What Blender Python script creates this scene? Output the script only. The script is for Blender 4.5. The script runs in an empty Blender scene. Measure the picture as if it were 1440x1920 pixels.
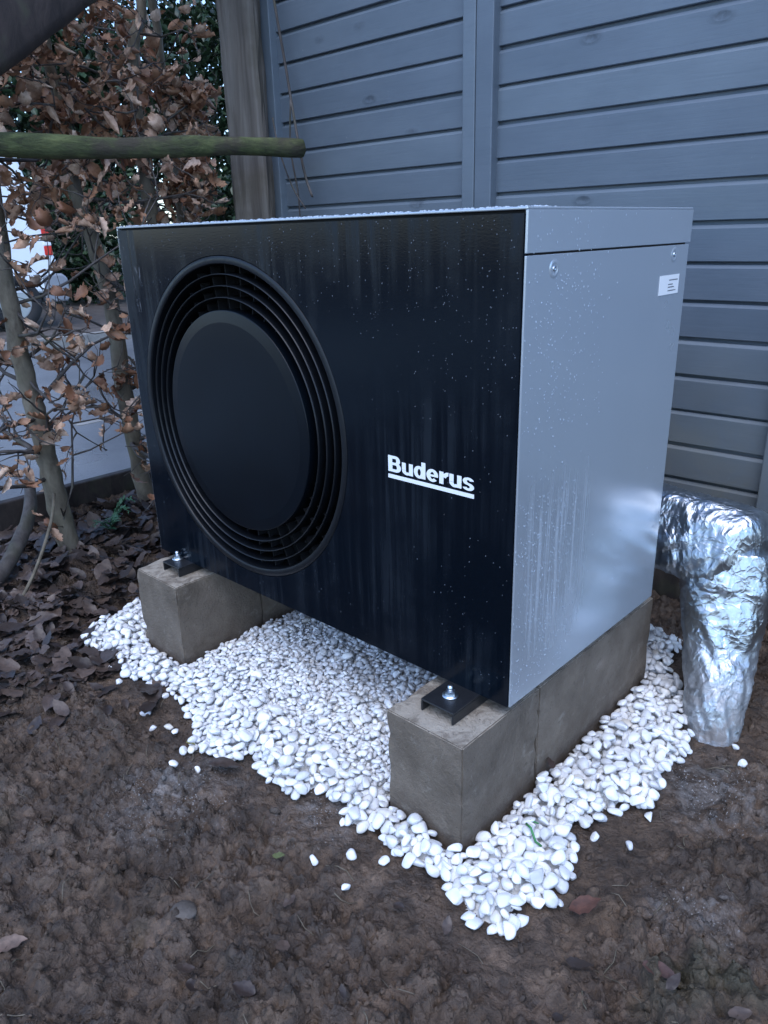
import bpy, bmesh, math, random
import numpy as np
from mathutils import Vector, Matrix, Euler

random.seed(7)
rng = np.random.default_rng(11)
scene = bpy.context.scene
col = scene.collection

# ------------------------------------------------------------------ camera
cam_d = bpy.data.cameras.new("camera")
cam = bpy.data.objects.new("camera", cam_d)
col.objects.link(cam)
cam_d.sensor_fit = 'HORIZONTAL'
cam_d.sensor_width = 27.0
cam_d.lens = 1415.62 / 1440 * 27.0
cam_d.clip_start = 0.02
cam_d.clip_end = 400
CR = ((0.73223266, 0.68052412, -0.02687469),
      (0.21815022, -0.27174183, -0.93731897),
      (-0.64517114, 0.68047285, -0.34743473))
CAM = (0.60248, -0.93326, 1.01838)
mw = Matrix.Identity(4)
for i in range(3):
    mw[i][0] = CR[0][i]
    mw[i][1] = -CR[1][i]
    mw[i][2] = -CR[2][i]
    mw[i][3] = CAM[i]
cam.matrix_world = mw
scene.camera = cam

# ------------------------------------------------------------------ light
SUN_EL, SUN_AZ = math.radians(62), math.radians(150)      # azimuth from +Y towards +X
w = bpy.data.worlds.new("World")
scene.world = w
w.use_nodes = True
nt = w.node_tree
bg = nt.nodes['Background']
sky = nt.nodes.new('ShaderNodeTexSky')
sky.sky_type = 'NISHITA'
sky.sun_disc = False
sky.sun_elevation = SUN_EL
sky.sun_rotation = SUN_AZ
sky.air_density = 1.0
sky.dust_density = 1.0
sky.ozone_density = 6.5
nt.links.new(sky.outputs[0], bg.inputs[0])
bg.inputs[1].default_value = 0.15
sun_d = bpy.data.lights.new("sun", 'SUN')
sun_d.energy = 0.5
sun_d.angle = math.radians(60)
sun_d.color = (1.0, 0.96, 0.90)
sun = bpy.data.objects.new("sun", sun_d)
col.objects.link(sun)
sd = Vector((math.sin(SUN_AZ) * math.cos(SUN_EL), math.cos(SUN_AZ) * math.cos(SUN_EL), math.sin(SUN_EL)))
sun.rotation_euler = sd.to_track_quat('Z', 'Y').to_euler()
sun.location = (0, 0, 8)
vs = scene.view_settings
vs.view_transform = 'Standard'
vs.look = 'None'
vs.gamma = 1.0
vs.use_curve_mapping = False
vs.exposure = 1.6

# ------------------------------------------------------------------ helpers
def tag(o, label=None, cat=None, group=None, kind=None):
    if label: o['label'] = label
    if cat: o['category'] = cat
    if group: o['group'] = group
    if kind: o['kind'] = kind
    return o

def empty(name, loc, label, cat, group=None):
    o = bpy.data.objects.new(name, None)
    o.location = loc
    o.empty_display_size = 0.1
    col.objects.link(o)
    return tag(o, label, cat, group)

def link(name, me, mat=None, parent=None, loc=None, rot=None, scale=None):
    """links a mesh; loc is in world space, also for children of an unrotated Empty"""
    o = bpy.data.objects.new(name, me)
    col.objects.link(o)
    if mat is not None and not me.materials:
        me.materials.append(mat)
    l = Vector(loc) if loc is not None else Vector((0, 0, 0))
    if parent is not None:
        o.parent = parent
        base = Vector(parent.location)
        pp = parent.parent
        while pp is not None:
            base = base + Vector(pp.location)
            pp = pp.parent
        l = l - base
    o.location = l
    if rot is not None: o.rotation_euler = rot
    if scale is not None: o.scale = scale
    return o

def pymesh(name, v, f, smooth=False, tint=None):
    me = bpy.data.meshes.new(name)
    me.from_pydata([tuple(map(float, p)) for p in v], [], [tuple(map(int, q)) for q in f])
    if smooth:
        me.polygons.foreach_set('use_smooth', [True] * len(me.polygons))
    if tint is not None:
        a = me.color_attributes.new('tint', 'FLOAT_COLOR', 'POINT')
        a.data.foreach_set('color', np.asarray(tint, np.float32).ravel())
    me.update()
    return me

def npmesh(name, v, tris, smooth=True, tint=None):
    """big triangle/quad mesh straight from numpy arrays"""
    me = bpy.data.meshes.new(name)
    v = np.asarray(v, np.float32); f = np.asarray(tris, np.int32)
    n, k = f.shape
    me.vertices.add(len(v)); me.vertices.foreach_set('co', v.ravel())
    me.loops.add(n * k); me.loops.foreach_set('vertex_index', f.ravel())
    me.polygons.add(n)
    me.polygons.foreach_set('loop_start', np.arange(0, n * k, k, dtype=np.int32))
    me.polygons.foreach_set('loop_total', np.full(n, k, np.int32))
    me.update(calc_edges=True)
    me.validate()
    if smooth:
        me.polygons.foreach_set('use_smooth', np.ones(len(me.polygons), bool))
    if tint is not None:
        a = me.color_attributes.new('tint', 'FLOAT_COLOR', 'POINT')
        a.data.foreach_set('color', np.asarray(tint, np.float32).ravel())
    return me

class MB:
    def __init__(s): s.v = []; s.f = []
    def add(s, v, f):
        b = len(s.v); s.v += [tuple(p) for p in v]; s.f += [tuple(b + i for i in q) for q in f]
    def box(s, x0, x1, y0, y1, z0, z1):
        s.add([(x0,y0,z0),(x1,y0,z0),(x1,y1,z0),(x0,y1,z0),(x0,y0,z1),(x1,y0,z1),(x1,y1,z1),(x0,y1,z1)],
              [(3,2,1,0),(4,5,6,7),(0,1,5,4),(1,2,6,5),(2,3,7,6),(3,0,4,7)])
    def tube(s, pts, rad, n=6, cap=True, wob=0.0):
        pts = [Vector(p) for p in pts]
        if not hasattr(rad, '__len__'): rad = [rad] * len(pts)
        vv = []; ff = []
        ref = Vector((0.31, 0.52, 0.79)).normalized()
        for i, p in enumerate(pts):
            d = (pts[min(i + 1, len(pts) - 1)] - pts[max(i - 1, 0)]).normalized()
            a = d.cross(ref)
            if a.length < 1e-3: a = d.cross(Vector((1, 0, 0)))
            a.normalize(); b = d.cross(a)
            for k in range(n):
                t = 2 * math.pi * k / n
                r = rad[i] * (1 + (random.uniform(-wob, wob) if wob else 0))
                vv.append(p + a * (math.cos(t) * r) + b * (math.sin(t) * r))
        for i in range(len(pts) - 1):
            for k in range(n):
                k2 = (k + 1) % n
                ff.append((i*n + k, i*n + k2, (i+1)*n + k2, (i+1)*n + k))
        if cap:
            ff.append(tuple(range(n - 1, -1, -1)))
            ff.append(tuple((len(pts) - 1) * n + k for k in range(n)))
        s.add(vv, ff)
    def mesh(s, name, smooth=False): return pymesh(name, s.v, s.f, smooth)
    def build(s, name, mat, parent=None, smooth=False):
        off = Vector((0, 0, 0))
        if parent is not None:
            pp = parent
            while pp is not None: off = off + Vector(pp.location); pp = pp.parent
        s.v = [(p[0] - off.x, p[1] - off.y, p[2] - off.z) for p in s.v]
        o = bpy.data.objects.new(name, s.mesh(name, smooth)); col.objects.link(o)
        o.data.materials.append(mat)
        if parent is not None: o.parent = parent
        return o

def bevel(o, width, seg=2, smooth=True):
    bm = bmesh.new(); bm.from_mesh(o.data)
    bmesh.ops.bevel(bm, geom=[e for e in bm.edges if e.calc_face_angle(0) > 0.6], offset=width, segments=seg, affect='EDGES', profile=0.5)
    bm.to_mesh(o.data); bm.free()
    if smooth:
        for p in o.data.polygons: p.use_smooth = False
    return o

# lattice noise on numpy arrays
_tab = rng.random((256, 256))
def vn(x, y, s=0):
    x = np.asarray(x, float) + s * 17.31; y = np.asarray(y, float) + s * 9.77
    xi = np.floor(x).astype(int); yi = np.floor(y).astype(int)
    fx = x - xi; fy = y - yi
    fx = fx*fx*fx*(fx*(fx*6-15)+10); fy = fy*fy*fy*(fy*(fy*6-15)+10)
    g = lambda a, b: _tab[a & 255, b & 255]
    return ((g(xi,yi)*(1-fx)+g(xi+1,yi)*fx)*(1-fy)+(g(xi,yi+1)*(1-fx)+g(xi+1,yi+1)*fx)*fy)*2-1
def fbm(x, y, o=4, s=0, gain=.5):
    t = 0; a = 1.; f = 1.
    for i in range(o):
        c_, s_ = math.cos(i*.9+s), math.sin(i*.9+s)
        t = t + a * vn((x*c_-y*s_)*f, (x*s_+y*c_)*f, s + i*3); a *= gain; f *= 2.07
    return t
def sstep(a, b, x): t = np.clip((x-a)/(b-a), 0, 1); return t*t*(3-2*t)

# ------------------------------------------------------------------ node helpers
class Mat:
    def __init__(s, name, color=(.5,.5,.5), rough=.6, metal=0., spec=None):
        s.m = bpy.data.materials.new(name); s.m.use_nodes = True
        s.t = s.m.node_tree; s.b = s.t.nodes['Principled BSDF']
        s.b.inputs['Base Color'].default_value = (*color, 1)
        s.b.inputs['Roughness'].default_value = rough
        s.b.inputs['Metallic'].default_value = metal
        if spec is not None: s.b.inputs['Specular IOR Level'].default_value = spec
    def n(s, typ, **kw):
        nd = s.t.nodes.new(typ)
        for k, v in kw.items():
            if k in nd.inputs: s.put(nd, k, v)
            else: setattr(nd, k, v)
        return nd
    def put(s, nd, k, v):
        if isinstance(v, bpy.types.NodeSocket): s.t.links.new(v, nd.inputs[k])
        else: nd.inputs[k].default_value = v
    def obj(s): return s.n('ShaderNodeTexCoord').outputs['Object']
    def pos(s): return s.n('ShaderNodeNewGeometry').outputs['Position']
    def rnd(s): return s.n('ShaderNodeObjectInfo').outputs['Random']
    def scl(s, vec, sc, loc=(0,0,0)):
        m = s.n('ShaderNodeMapping'); s.t.links.new(vec, m.inputs[0])
        m.inputs['Scale'].default_value = sc; m.inputs['Location'].default_value = loc
        return m.outputs[0]
    def noise(s, vec, scale, detail=4, rough=.55, dist=0.):
        nd = s.n('ShaderNodeTexNoise'); s.t.links.new(vec, nd.inputs['Vector'])
        nd.inputs['Scale'].default_value = scale; nd.inputs['Detail'].default_value = detail
        nd.inputs['Roughness'].default_value = rough; nd.inputs['Distortion'].default_value = dist
        return nd.outputs['Fac']
    def voro(s, vec, scale, feature='F1', out='Distance'):
        nd = s.n('ShaderNodeTexVoronoi'); nd.feature = feature
        s.t.links.new(vec, nd.inputs['Vector']); nd.inputs['Scale'].default_value = scale
        return nd.outputs[out]
    def ramp(s, fac, stops):
        r = s.n('ShaderNodeValToRGB'); s.t.links.new(fac, r.inputs[0])
        e = r.color_ramp.elements
        while len(e) < len(stops): e.new(.5)
        for q, (p, c) in zip(e, stops):
            q.position = p; q.color = (c, c, c, 1) if not hasattr(c, '__len__') else (*c, 1)
        return r.outputs[0]
    def math(s, op, a, b=0.):
        nd = s.n('ShaderNodeMath', operation=op)
        s.put(nd, 0, a); s.put(nd, 1, b); return nd.outputs[0]
    def mix(s, fac, a, b, mode='MIX'):
        nd = s.n('ShaderNodeMix', data_type='RGBA', blend_type=mode)
        for i, v in ((0, fac), (6, a), (7, b)):
            if isinstance(v, bpy.types.NodeSocket): s.t.links.new(v, nd.inputs[i])
            elif i == 0: nd.inputs[0].default_value = v
            else: nd.inputs[i].default_value = (*v, 1)
        return nd.outputs[2]
    def sep(s, vec, ax):
        nd = s.n('ShaderNodeSeparateXYZ'); s.t.links.new(vec, nd.inputs[0]); return nd.outputs[ax]
    def color(s, c): s.t.links.new(c, s.b.inputs['Base Color']); return s
    def rough(s, c): s.t.links.new(c, s.b.inputs['Roughness']); return s
    def bump(s, h, strength=.5, dist=.01, prev=None):
        nd = s.n('ShaderNodeBump'); s.t.links.new(h, nd.inputs['Height'])
        nd.inputs['Strength'].default_value = strength; nd.inputs['Distance'].default_value = dist
        if prev is not None: s.t.links.new(prev, nd.inputs['Normal'])
        s.t.links.new(nd.outputs[0], s.b.inputs['Normal']); return nd.outputs[0]

# ------------------------------------------------------------------ materials
def m_mud():
    m = Mat('wet_mud', rough=.7)
    p = m.pos()
    big = m.noise(p, 2.2, 5, .6)
    mid = m.noise(p, 11, 6, .65, .6)
    fine = m.noise(p, 70, 6, .7)
    c = m.ramp(mid, [(.26, (.032,.021,.0135)), (.44, (.082,.055,.036)), (.60, (.136,.094,.063)), (.8, (.20,.143,.100))])
    c2 = m.ramp(big, [(.3, (.55,.53,.5)), (.7, (1.15,1.1,1.08))])
    c = m.mix(1., c, c2, 'MULTIPLY')
    c = m.mix(m.ramp(fine, [(.35, .55), (.65, 0.)]), c, (.030,.020,.015))
    vc = m.n('ShaderNodeTexVoronoi'); m.t.links.new(p, vc.inputs['Vector']); vc.inputs['Scale'].default_value = 46
    c = m.mix(1., c, m.ramp(m.sep(vc.outputs['Color'], 0), [(0., .62), (1., 1.2)]), 'MULTIPLY')
    # moss / algae film
    ms = m.ramp(m.noise(p, 3.7, 3, .5), [(.6, 0.), (.72, .55)])
    c = m.mix(ms, c, (.035,.036,.016))
    # white stone dust rubbed into the mud, with a shape of its own
    sp = m.ramp(m.noise(p, 260, 2, .5), [(.63, 0.), (.67, 1.)])
    sp = m.math('MULTIPLY', sp, m.ramp(m.noise(p, 14, 4, .6), [(.40, 0.), (.55, 1.)]))
    film = m.ramp(m.noise(p, 16, 5, .7, 1.), [(.46, 0.), (.70, .45)])
    for cx, cy, r in ((-.52, -.36, .17), (.25, .33, .15), (-.27, -.22, .10), (.33, .03, .10)):
        d = m.n('ShaderNodeVectorMath', operation='DISTANCE')
        m.t.links.new(p, d.inputs[0]); d.inputs[1].default_value = (cx, cy, 0)
        fall = m.ramp(m.math('DIVIDE', d.outputs['Value'], r), [(.1, .8), (1., 0.)])
        c = m.mix(m.math('MULTIPLY', fall, m.math('MAXIMUM', sp, film)), c, (.50,.50,.50))
    m.color(c)
    m.rough(m.ramp(m.noise(p, 6, 4, .6), [(.35, .42), (.65, .85)]))
    b1 = m.bump(mid, .35, .02)
    b2 = m.bump(m.noise(p, 60, 5, .6, .6), .8, .014, b1)
    vv = m.voro(m.scl(p, (1, 1, 1)), 55, 'DISTANCE_TO_EDGE')
    b3 = m.bump(m.ramp(vv, [(.0, 0.), (.12, 1.)]), .30, .004, b2)
    m.bump(fine, .6, .007, b3)
    return m.m

def m_pebble():
    m = Mat('white_pebble_stone', rough=.5)
    p = m.pos()
    c = m.ramp(m.noise(p, 38, 5, .6, .8), [(.3, (.64,.655,.67)), (.5, (.76,.765,.77)), (.7, (.82,.82,.815))])
    c = m.mix(1., c, m.ramp(m.noise(p, 24, 2, .5), [(.35, .84), (.62, 1.04)]), 'MULTIPLY')
    a = m.n('ShaderNodeAttribute', attribute_name='tint')
    f2 = m.math('FRACT', m.math('ADD', m.sep(a.outputs['Vector'], 0), m.rnd()))
    c = m.mix(1., c, m.ramp(f2, [(0., (.74,.75,.77)), (.18, (.93,.93,.94)), (.7, (1.06,1.06,1.06)), (.93, (1.05,1.04,1.02)), (1., (.92,.86,.76))]), 'MULTIPLY')
    c = m.mix(m.ramp(m.noise(p, 300, 3, .6), [(.62, 0.), (.75, .35)]), c, (.45,.45,.44))
    c = m.mix(m.ramp(m.noise(p, 90, 5, .7), [(.66, 0.), (.74, .45)]), c, (.30,.24,.18))
    c = m.mix(m.ramp(m.noise(p, 55, 2, .5), [(.68, 0.), (.78, .3)]), c, (.55,.50,.42))
    m.color(c)
    m.bump(m.noise(p, 160, 4, .6), .25, .003)
    m.b.inputs['Subsurface Weight'].default_value = 0.0
    return m.m

def m_concrete():
    m = Mat('damp_concrete', rough=.8)
    p = m.pos()
    c = m.ramp(m.noise(p, 9, 6, .65, .4), [(.3, (.085,.066,.048)), (.52, (.135,.108,.082)), (.75, (.19,.155,.12))])
    # pale noise patches on upward-facing surfaces
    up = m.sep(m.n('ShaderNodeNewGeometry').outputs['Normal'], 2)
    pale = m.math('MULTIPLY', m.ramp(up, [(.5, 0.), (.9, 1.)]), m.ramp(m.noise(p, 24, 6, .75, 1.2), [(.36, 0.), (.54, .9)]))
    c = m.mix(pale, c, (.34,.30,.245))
    c = m.mix(m.ramp(m.noise(p, 14, 7, .75, 1.5), [(.58, 0.), (.70, .5)]), c, (.30,.27,.23))
    c = m.mix(m.ramp(m.noise(p, 18, 3, .6, .4), [(.66, 0.), (.74, .7)]), c, (.055,.045,.036))
    c = m.mix(m.ramp(m.voro(p, 70), [(.06, .8), (.13, 0.)]), c, (.035,.03,.025))
    c = m.mix(m.math('MULTIPLY', m.ramp(m.sep(p, 2), [(.02, 1.), (.10, 0.)]), m.ramp(m.noise(p, 30, 6, .7), [(.42, 0.), (.58, .75)])), c, (.085,.062,.045))
    m.color(c)
    b = m.bump(m.noise(p, 22, 6, .7), .5, .010)
    m.bump(m.noise(p, 180, 4, .7), .7, .005, b)
    m.rough(m.ramp(m.noise(p, 7, 3), [(.35, .55), (.65, .9)]))
    return m.m

def m_board():
    m = Mat('blue_grey_painted_timber', rough=.55)
    o = m.obj()
    off = m.n('ShaderNodeCombineXYZ', X=m.math('MULTIPLY', m.rnd(), 37.), Y=m.math('MULTIPLY', m.rnd(), 11.), Z=m.math('MULTIPLY', m.rnd(), 53.)).outputs[0]
    ad = m.n('ShaderNodeVectorMath', operation='ADD'); m.t.links.new(o, ad.inputs[0]); m.t.links.new(off, ad.inputs[1])
    q = ad.outputs[0]
    # knots bend the grain
    kv = m.scl(q, (4.2, .01, 9.))
    kd = m.voro(kv, 1.0)
    knot = m.math('MULTIPLY', m.ramp(kd, [(.07, 1.), (.16, 0.)]), m.ramp(m.noise(q, 90, 3), [(.35, .4), (.6, 1.)]))
    g = m.noise(m.scl(q, (2.2, 10, 55)), 2.6, 6, .62, .7)
    g2 = m.noise(m.scl(q, (6, 40, 260)), 1.6, 3, .6)
    base = m.ramp(m.noise(m.scl(q, (1.2, 3, 3)), 2.2, 4, .6), [(.3, (.090,.116,.144)), (.7, (.114,.143,.174))])
    hs = m.mix(m.rnd(), (.90,.91,.93), (1.06,1.06,1.04))
    c = m.mix(1., base, hs, 'MULTIPLY')
    c = m.mix(m.ramp(g, [(.30, .20), (.46, 0.)]), c, (.065,.088,.115))
    c = m.mix(m.math('MULTIPLY', knot, .55), c, (.030,.038,.050))
    # worn patches / splashed algae low on the panels
    z = m.sep(m.pos(), 2)
    low = m.ramp(z, [(.38, .75), (.78, 0.)])
    lw = m.math('MULTIPLY', low, m.ramp(m.noise(m.pos(), 7, 5, .65, .5), [(.3, .35), (.62, 1.)]))
    c = m.mix(lw, c, (.135,.135,.115))
    c = m.mix(m.ramp(m.noise(m.pos(), 46, 4, .7), [(.70, 0.), (.76, .35)]), c, (.22,.25,.28))
    m.color(c)
    m.rough(m.ramp(m.noise(m.pos(), 9, 3), [(.3, .38), (.7, .62)]))
    b = m.bump(g, .16, .003)
    b = m.bump(g2, .14, .001, b)
    m.bump(m.ramp(kd, [(.03, .0), (.10, 1.), (.16, .6)]), .35, .004, b)
    return m.m

def m_bark(name, a, b_, c_):
    m = Mat(name, rough=.8)
    o = m.pos()
    n = m.noise(m.scl(o, (1, 1, .45)), 26, 6, .65, .5)
    c = m.ramp(n, [(.3, a), (.5, b_), (.75, c_)])
    c = m.mix(m.ramp(m.noise(o, 9, 3), [(.55, 0.), (.7, .5)]), c, (.055,.06,.03))
    m.color(c)
    m.bump(n, .6, .006)
    return m.m

def m_leaf(name, lo, mid, hi, rough=.55):
    m = Mat(name, rough=rough)
    a = m.n('ShaderNodeAttribute', attribute_name='tint')
    f = m.sep(a.outputs['Vector'], 0)
    f2 = m.math('FRACT', m.math('ADD', f, m.rnd()))
    c = m.ramp(f2, [(0., lo), (.45, mid), (1., hi)])
    p = m.pos()
    c = m.mix(m.ramp(m.noise(p, 75, 4, .6), [(.35, .55), (.6, 0.)]), c, lo)
    m.color(c)
    m.bump(m.noise(p, 120, 3, .6), .3, .003)
    return m.m

def m_plain(name, color, rough=.5, metal=0., spec=None, nz=None, nb=0., var=.25):
    m = Mat(name, color, rough, metal, spec)
    if nz:
        p = m.pos()
        lo = tuple(x*(1-var) for x in color); hi = tuple(x*(1+var) for x in color)
        m.color(m.ramp(m.noise(p, nz, 5, .6), [(.3, lo), (.7, hi)]))
        if nb: m.bump(m.noise(p, nz*4, 5, .6), nb, .004)
    return m.m

def m_silver():
    m = Mat('satin_silver_coated_steel', (.47,.525,.58), .30, .55)
    p = m.pos()
    # rain-wet film and run-down streaks change only the gloss and a little tone
    y = m.sep(p, 1); z = m.sep(p, 2)
    st = m.noise(m.scl(p, (90, 90, 2.2)), 1., 4, .6)
    zone = m.math('MULTIPLY', m.ramp(y, [(.03, 0.), (.05, 1.), (.20, 1.), (.24, 0.)]), m.ramp(z, [(.30, 0.), (.40, 1.), (.58, 1.), (.66, 0.)]))
    streak = m.math('MULTIPLY', zone, m.ramp(st, [(.50, 0.), (.58, 1.)]))
    c = m.mix(m.math('MULTIPLY', streak, .55), (.47,.525,.58), (.58,.63,.69))
    c = m.mix(m.ramp(m.noise(p, 5, 4, .6), [(.4, 0.), (.7, .22)]), c, (.43,.485,.54))
    m.color(c)
    r = m.ramp(m.noise(p, 7, 4), [(.3, .20), (.7, .28)])
    m.rough(m.mix(streak, r, (.5,.5,.5)))
    m.bump(m.noise(p, 420, 2), .04, .001)
    return m.m

def m_front():
    m = Mat('dark_glossy_front', (.006,.009,.014), .3, 0., .22)
    p = m.pos()
    st = m.noise(m.scl(p, (42, 1, 1.6)), 1., 5, .6, .3)
    blot = m.noise(p, 3.2, 4, .6)
    f = m.math('MULTIPLY', m.ramp(st, [(.42, 0.), (.62, 1.)]), m.ramp(blot, [(.42, 0.), (.60, 1.)]))
    c = m.mix(f, (.0014,.0036,.0070), (.0072,.0112,.0170))
    sc = m.math('MULTIPLY', m.ramp(m.noise(m.scl(p, (60, 1, 16)), 1., 5, .7, 1.), [(.60, 0.), (.68, 1.)]),
                m.math('MULTIPLY', m.ramp(m.sep(p, 0), [(-1., 1.), (0., 0.)]), 1.))
    x = m.sep(p, 0); z = m.sep(p, 2)
    corner = m.math('MULTIPLY', m.math('LESS_THAN', x, -1.02), m.math('MULTIPLY', m.math('GREATER_THAN', z, .86), m.math('LESS_THAN', z, 1.02)))
    c = m.mix(m.math('MULTIPLY', corner, m.math('MULTIPLY', m.ramp(m.noise(m.scl(p, (55, 1, 14)), 1., 6, .75, 1.), [(.56, 0.), (.66, 1.)]), .5)), c, (.16,.17,.19))
    m.color(c)
    m.rough(m.mix(f, (.14,.14,.14), (.40,.40,.40)))
    m.bump(m.noise(m.scl(p, (1, 1, 2.2)), 150, 3, .6), .04, .002)
    return m.m

def m_foil():
    m = Mat('crumpled_aluminium_foil', (.80,.83,.87), .16, 1.)
    p = m.pos()
    a = m.n('ShaderNodeTexVoronoi', feature='DISTANCE_TO_EDGE')
    wv = m.n('ShaderNodeVectorMath', operation='ADD')
    nz = m.n('ShaderNodeTexNoise', Scale=14.)
    m.t.links.new(p, nz.inputs['Vector'])
    sc = m.n('ShaderNodeVectorMath', operation='SCALE'); m.t.links.new(nz.outputs['Color'], sc.inputs[0]); sc.inputs['Scale'].default_value = .09
    m.t.links.new(p, wv.inputs[0]); m.t.links.new(sc.outputs[0], wv.inputs[1])
    m.t.links.new(wv.outputs[0], a.inputs['Vector']); a.inputs['Scale'].default_value = 40
    cre = m.ramp(a.outputs['Distance'], [(0., 1.), (.06, .3), (.2, 0.)])
    b = m.bump(cre, .20, .004)
    rid = m.noise(m.scl(wv.outputs[0], (1, 1, .7)), 38, 3, .5, 2.2)
    b = m.bump(rid, .16, .008, b)
    m.bump(m.noise(m.scl(p, (1, 1, .5)), 11, 3, .5, 1.2), .55, .03, b)
    # mud splashed on the lower sleeve
    z = m.sep(p, 2)
    d = m.math('MULTIPLY', m.ramp(z, [(.02, 1.), (.20, .0)]), m.ramp(m.noise(p, 22, 6, .7, .8), [(.36, 0.), (.55, 1.)]))
    m.color(m.mix(m.math('MULTIPLY', d, .8), (.47,.51,.55), (.16,.13,.11)))
    inv = m.math('SUBTRACT', 1., m.math('MULTIPLY', d, .8)); m.t.links.new(inv, m.b.inputs['Metallic'])
    m.rough(m.mix(d, (.31,.31,.31), (.65,.65,.65)))
    return m.m

def m_rail():
    m = Mat('mossy_rail_wood', rough=.9)
    p = m.pos()
    n = m.noise(m.scl(p, (6, 1.5, 6)), 7, 6, .7, .6)
    c = m.ramp(n, [(.3, (.030,.030,.016)), (.5, (.078,.094,.034)), (.72, (.17,.195,.072))])
    c = m.mix(m.ramp(m.noise(p, 9, 4), [(.46, 0.), (.62, .85)]), c, (.060,.046,.034))
    m.color(c); m.bump(m.noise(m.scl(p, (5, 1, 5)), 30, 6, .75), .9, .012, m.bump(n, .7, .012))
    return m.m

def m_post():
    m = Mat('weathered_post_wood', rough=.85)
    p = m.pos()
    n = m.noise(m.scl(p, (26, 26, 1.6)), 1., 6, .65, .5)
    c = m.ramp(n, [(.3, (.045,.038,.032)), (.5, (.10,.088,.075)), (.72, (.165,.152,.135))])
    c = m.mix(m.ramp(m.noise(p, 6, 4), [(.5, 0.), (.7, .6)]), c, (.05,.045,.03))
    m.color(c); m.bump(n, .6, .008)
    return m.m

def m_asphalt():
    m = Mat('wet_asphalt', rough=.4)
    p = m.pos()
    c = m.ramp(m.noise(p, 1.1, 5, .6), [(.3, (.085,.09,.096)), (.7, (.135,.14,.147))])
    c = m.mix(m.ramp(m.noise(p, 60, 3), [(.55, 0.), (.75, .5)]), c, (.03,.03,.032))
    m.color(c); m.rough(m.ramp(m.noise(p, .8, 4), [(.35, .22), (.65, .5)]))
    m.bump(m.noise(p, 120, 3), .3, .006)
    return m.m

def m_water():
    m = Mat('rain_water_painted_glint', (.62,.70,.78), .06)  # pale base colour paints in the bright glints of the drops
    m.b.inputs['Transmission Weight'].default_value = 0.55
    m.b.inputs['IOR'].default_value = 1.33
    return m.m

WATER2 = m_plain('rain_water_dark', (.03,.042,.058), .08, 0., .8); MUD = m_mud(); PEB = m_pebble(); CON = m_concrete(); BRD = m_board()  # WATER2: dimmer drop colour, glints painted in for the dark front
BARK = m_bark('smooth_grey_bark', (.060,.048,.033), (.125,.105,.075), (.20,.175,.130))
TWIG = m_bark('dark_twig_bark', (.028,.023,.021), (.062,.053,.048), (.115,.10,.092))
LEAF = m_leaf('dry_beech_leaf', (.145,.055,.025), (.34,.185,.105), (.60,.44,.33))
LITTER = m_leaf('wet_leaf_litter', (.022,.015,.012), (.050,.034,.027), (.115,.080,.062), .45)
GREEN = m_leaf('evergreen_leaf', (.010,.022,.010), (.022,.048,.020), (.05,.085,.04), .4)
FERN = m_leaf('fern_green', (.020,.075,.038), (.035,.11,.055), (.06,.15,.08), .5)
SILVER = m_silver(); FRONT = m_front(); FOIL = m_foil(); RAIL = m_rail(); POST = m_post(); ASPH = m_asphalt(); WATER = m_water()
BLKPL = m_plain('black_plastic', (.0045,.006,.0085), .38, 0., .34, 60, .05)
BLKDK = m_plain('matt_black_interior', (.003,.003,.004), .8)
CAP = m_plain('fan_cap_plastic', (.0022,.0042,.0072), .30, 0., .2, 8, 0., .15)
BLKST = m_plain('black_coated_steel', (.012,.013,.015), .35, 0., .5, 90, .1)
ZINC = m_plain('zinc_plated_steel', (.58,.64,.70), .28, 1., None, 120, .1, .12)
WHITEP = m_plain('white_print', (.80,.82,.84), .4)
STICK = m_plain('white_sticker', (.78,.80,.82), .35)
INK = m_plain('grey_ink', (.10,.11,.13), .5)
BEAMM = m_bark('dark_beam_wood', (.016,.010,.008), (.030,.020,.016), (.050,.034,.028))
EDGEM = m_bark('rotten_board', (.012,.009,.008), (.028,.020,.017), (.05,.037,.031))
VANW = m_plain('white_van_paint', (.80,.82,.84), .3, 0., .5, 2, 0., .04)
VANG = m_plain('grey_bumper_plastic', (.22,.23,.25), .5, 0., None, 6, 0., .12)
GLASS = m_plain('dark_window_glass', (.02,.024,.03), .08)
RED = m_plain('red_lamp_lens', (.55,.02,.015), .2)
TYRE = m_plain('tyre_rubber', (.012,.012,.013), .8, 0., None, 30, .1)
RIMM = m_plain('wheel_rim_alloy', (.45,.46,.48), .35, .9)
KERB = m_plain('kerb_stone', (.20,.19,.175), .8, 0., None, 9, .3)
VERGE = m_plain('leaf_strewn_pavement', (.070,.056,.047), .75, 0., None, 7, .4, .5)

# ------------------------------------------------------------------ dimensions
UW, UD, UZ, UT = 1.10, 0.552, 0.25, 1.046      # heat pump: width, depth, bottom, top
FENCE_Y = 1.05

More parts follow.
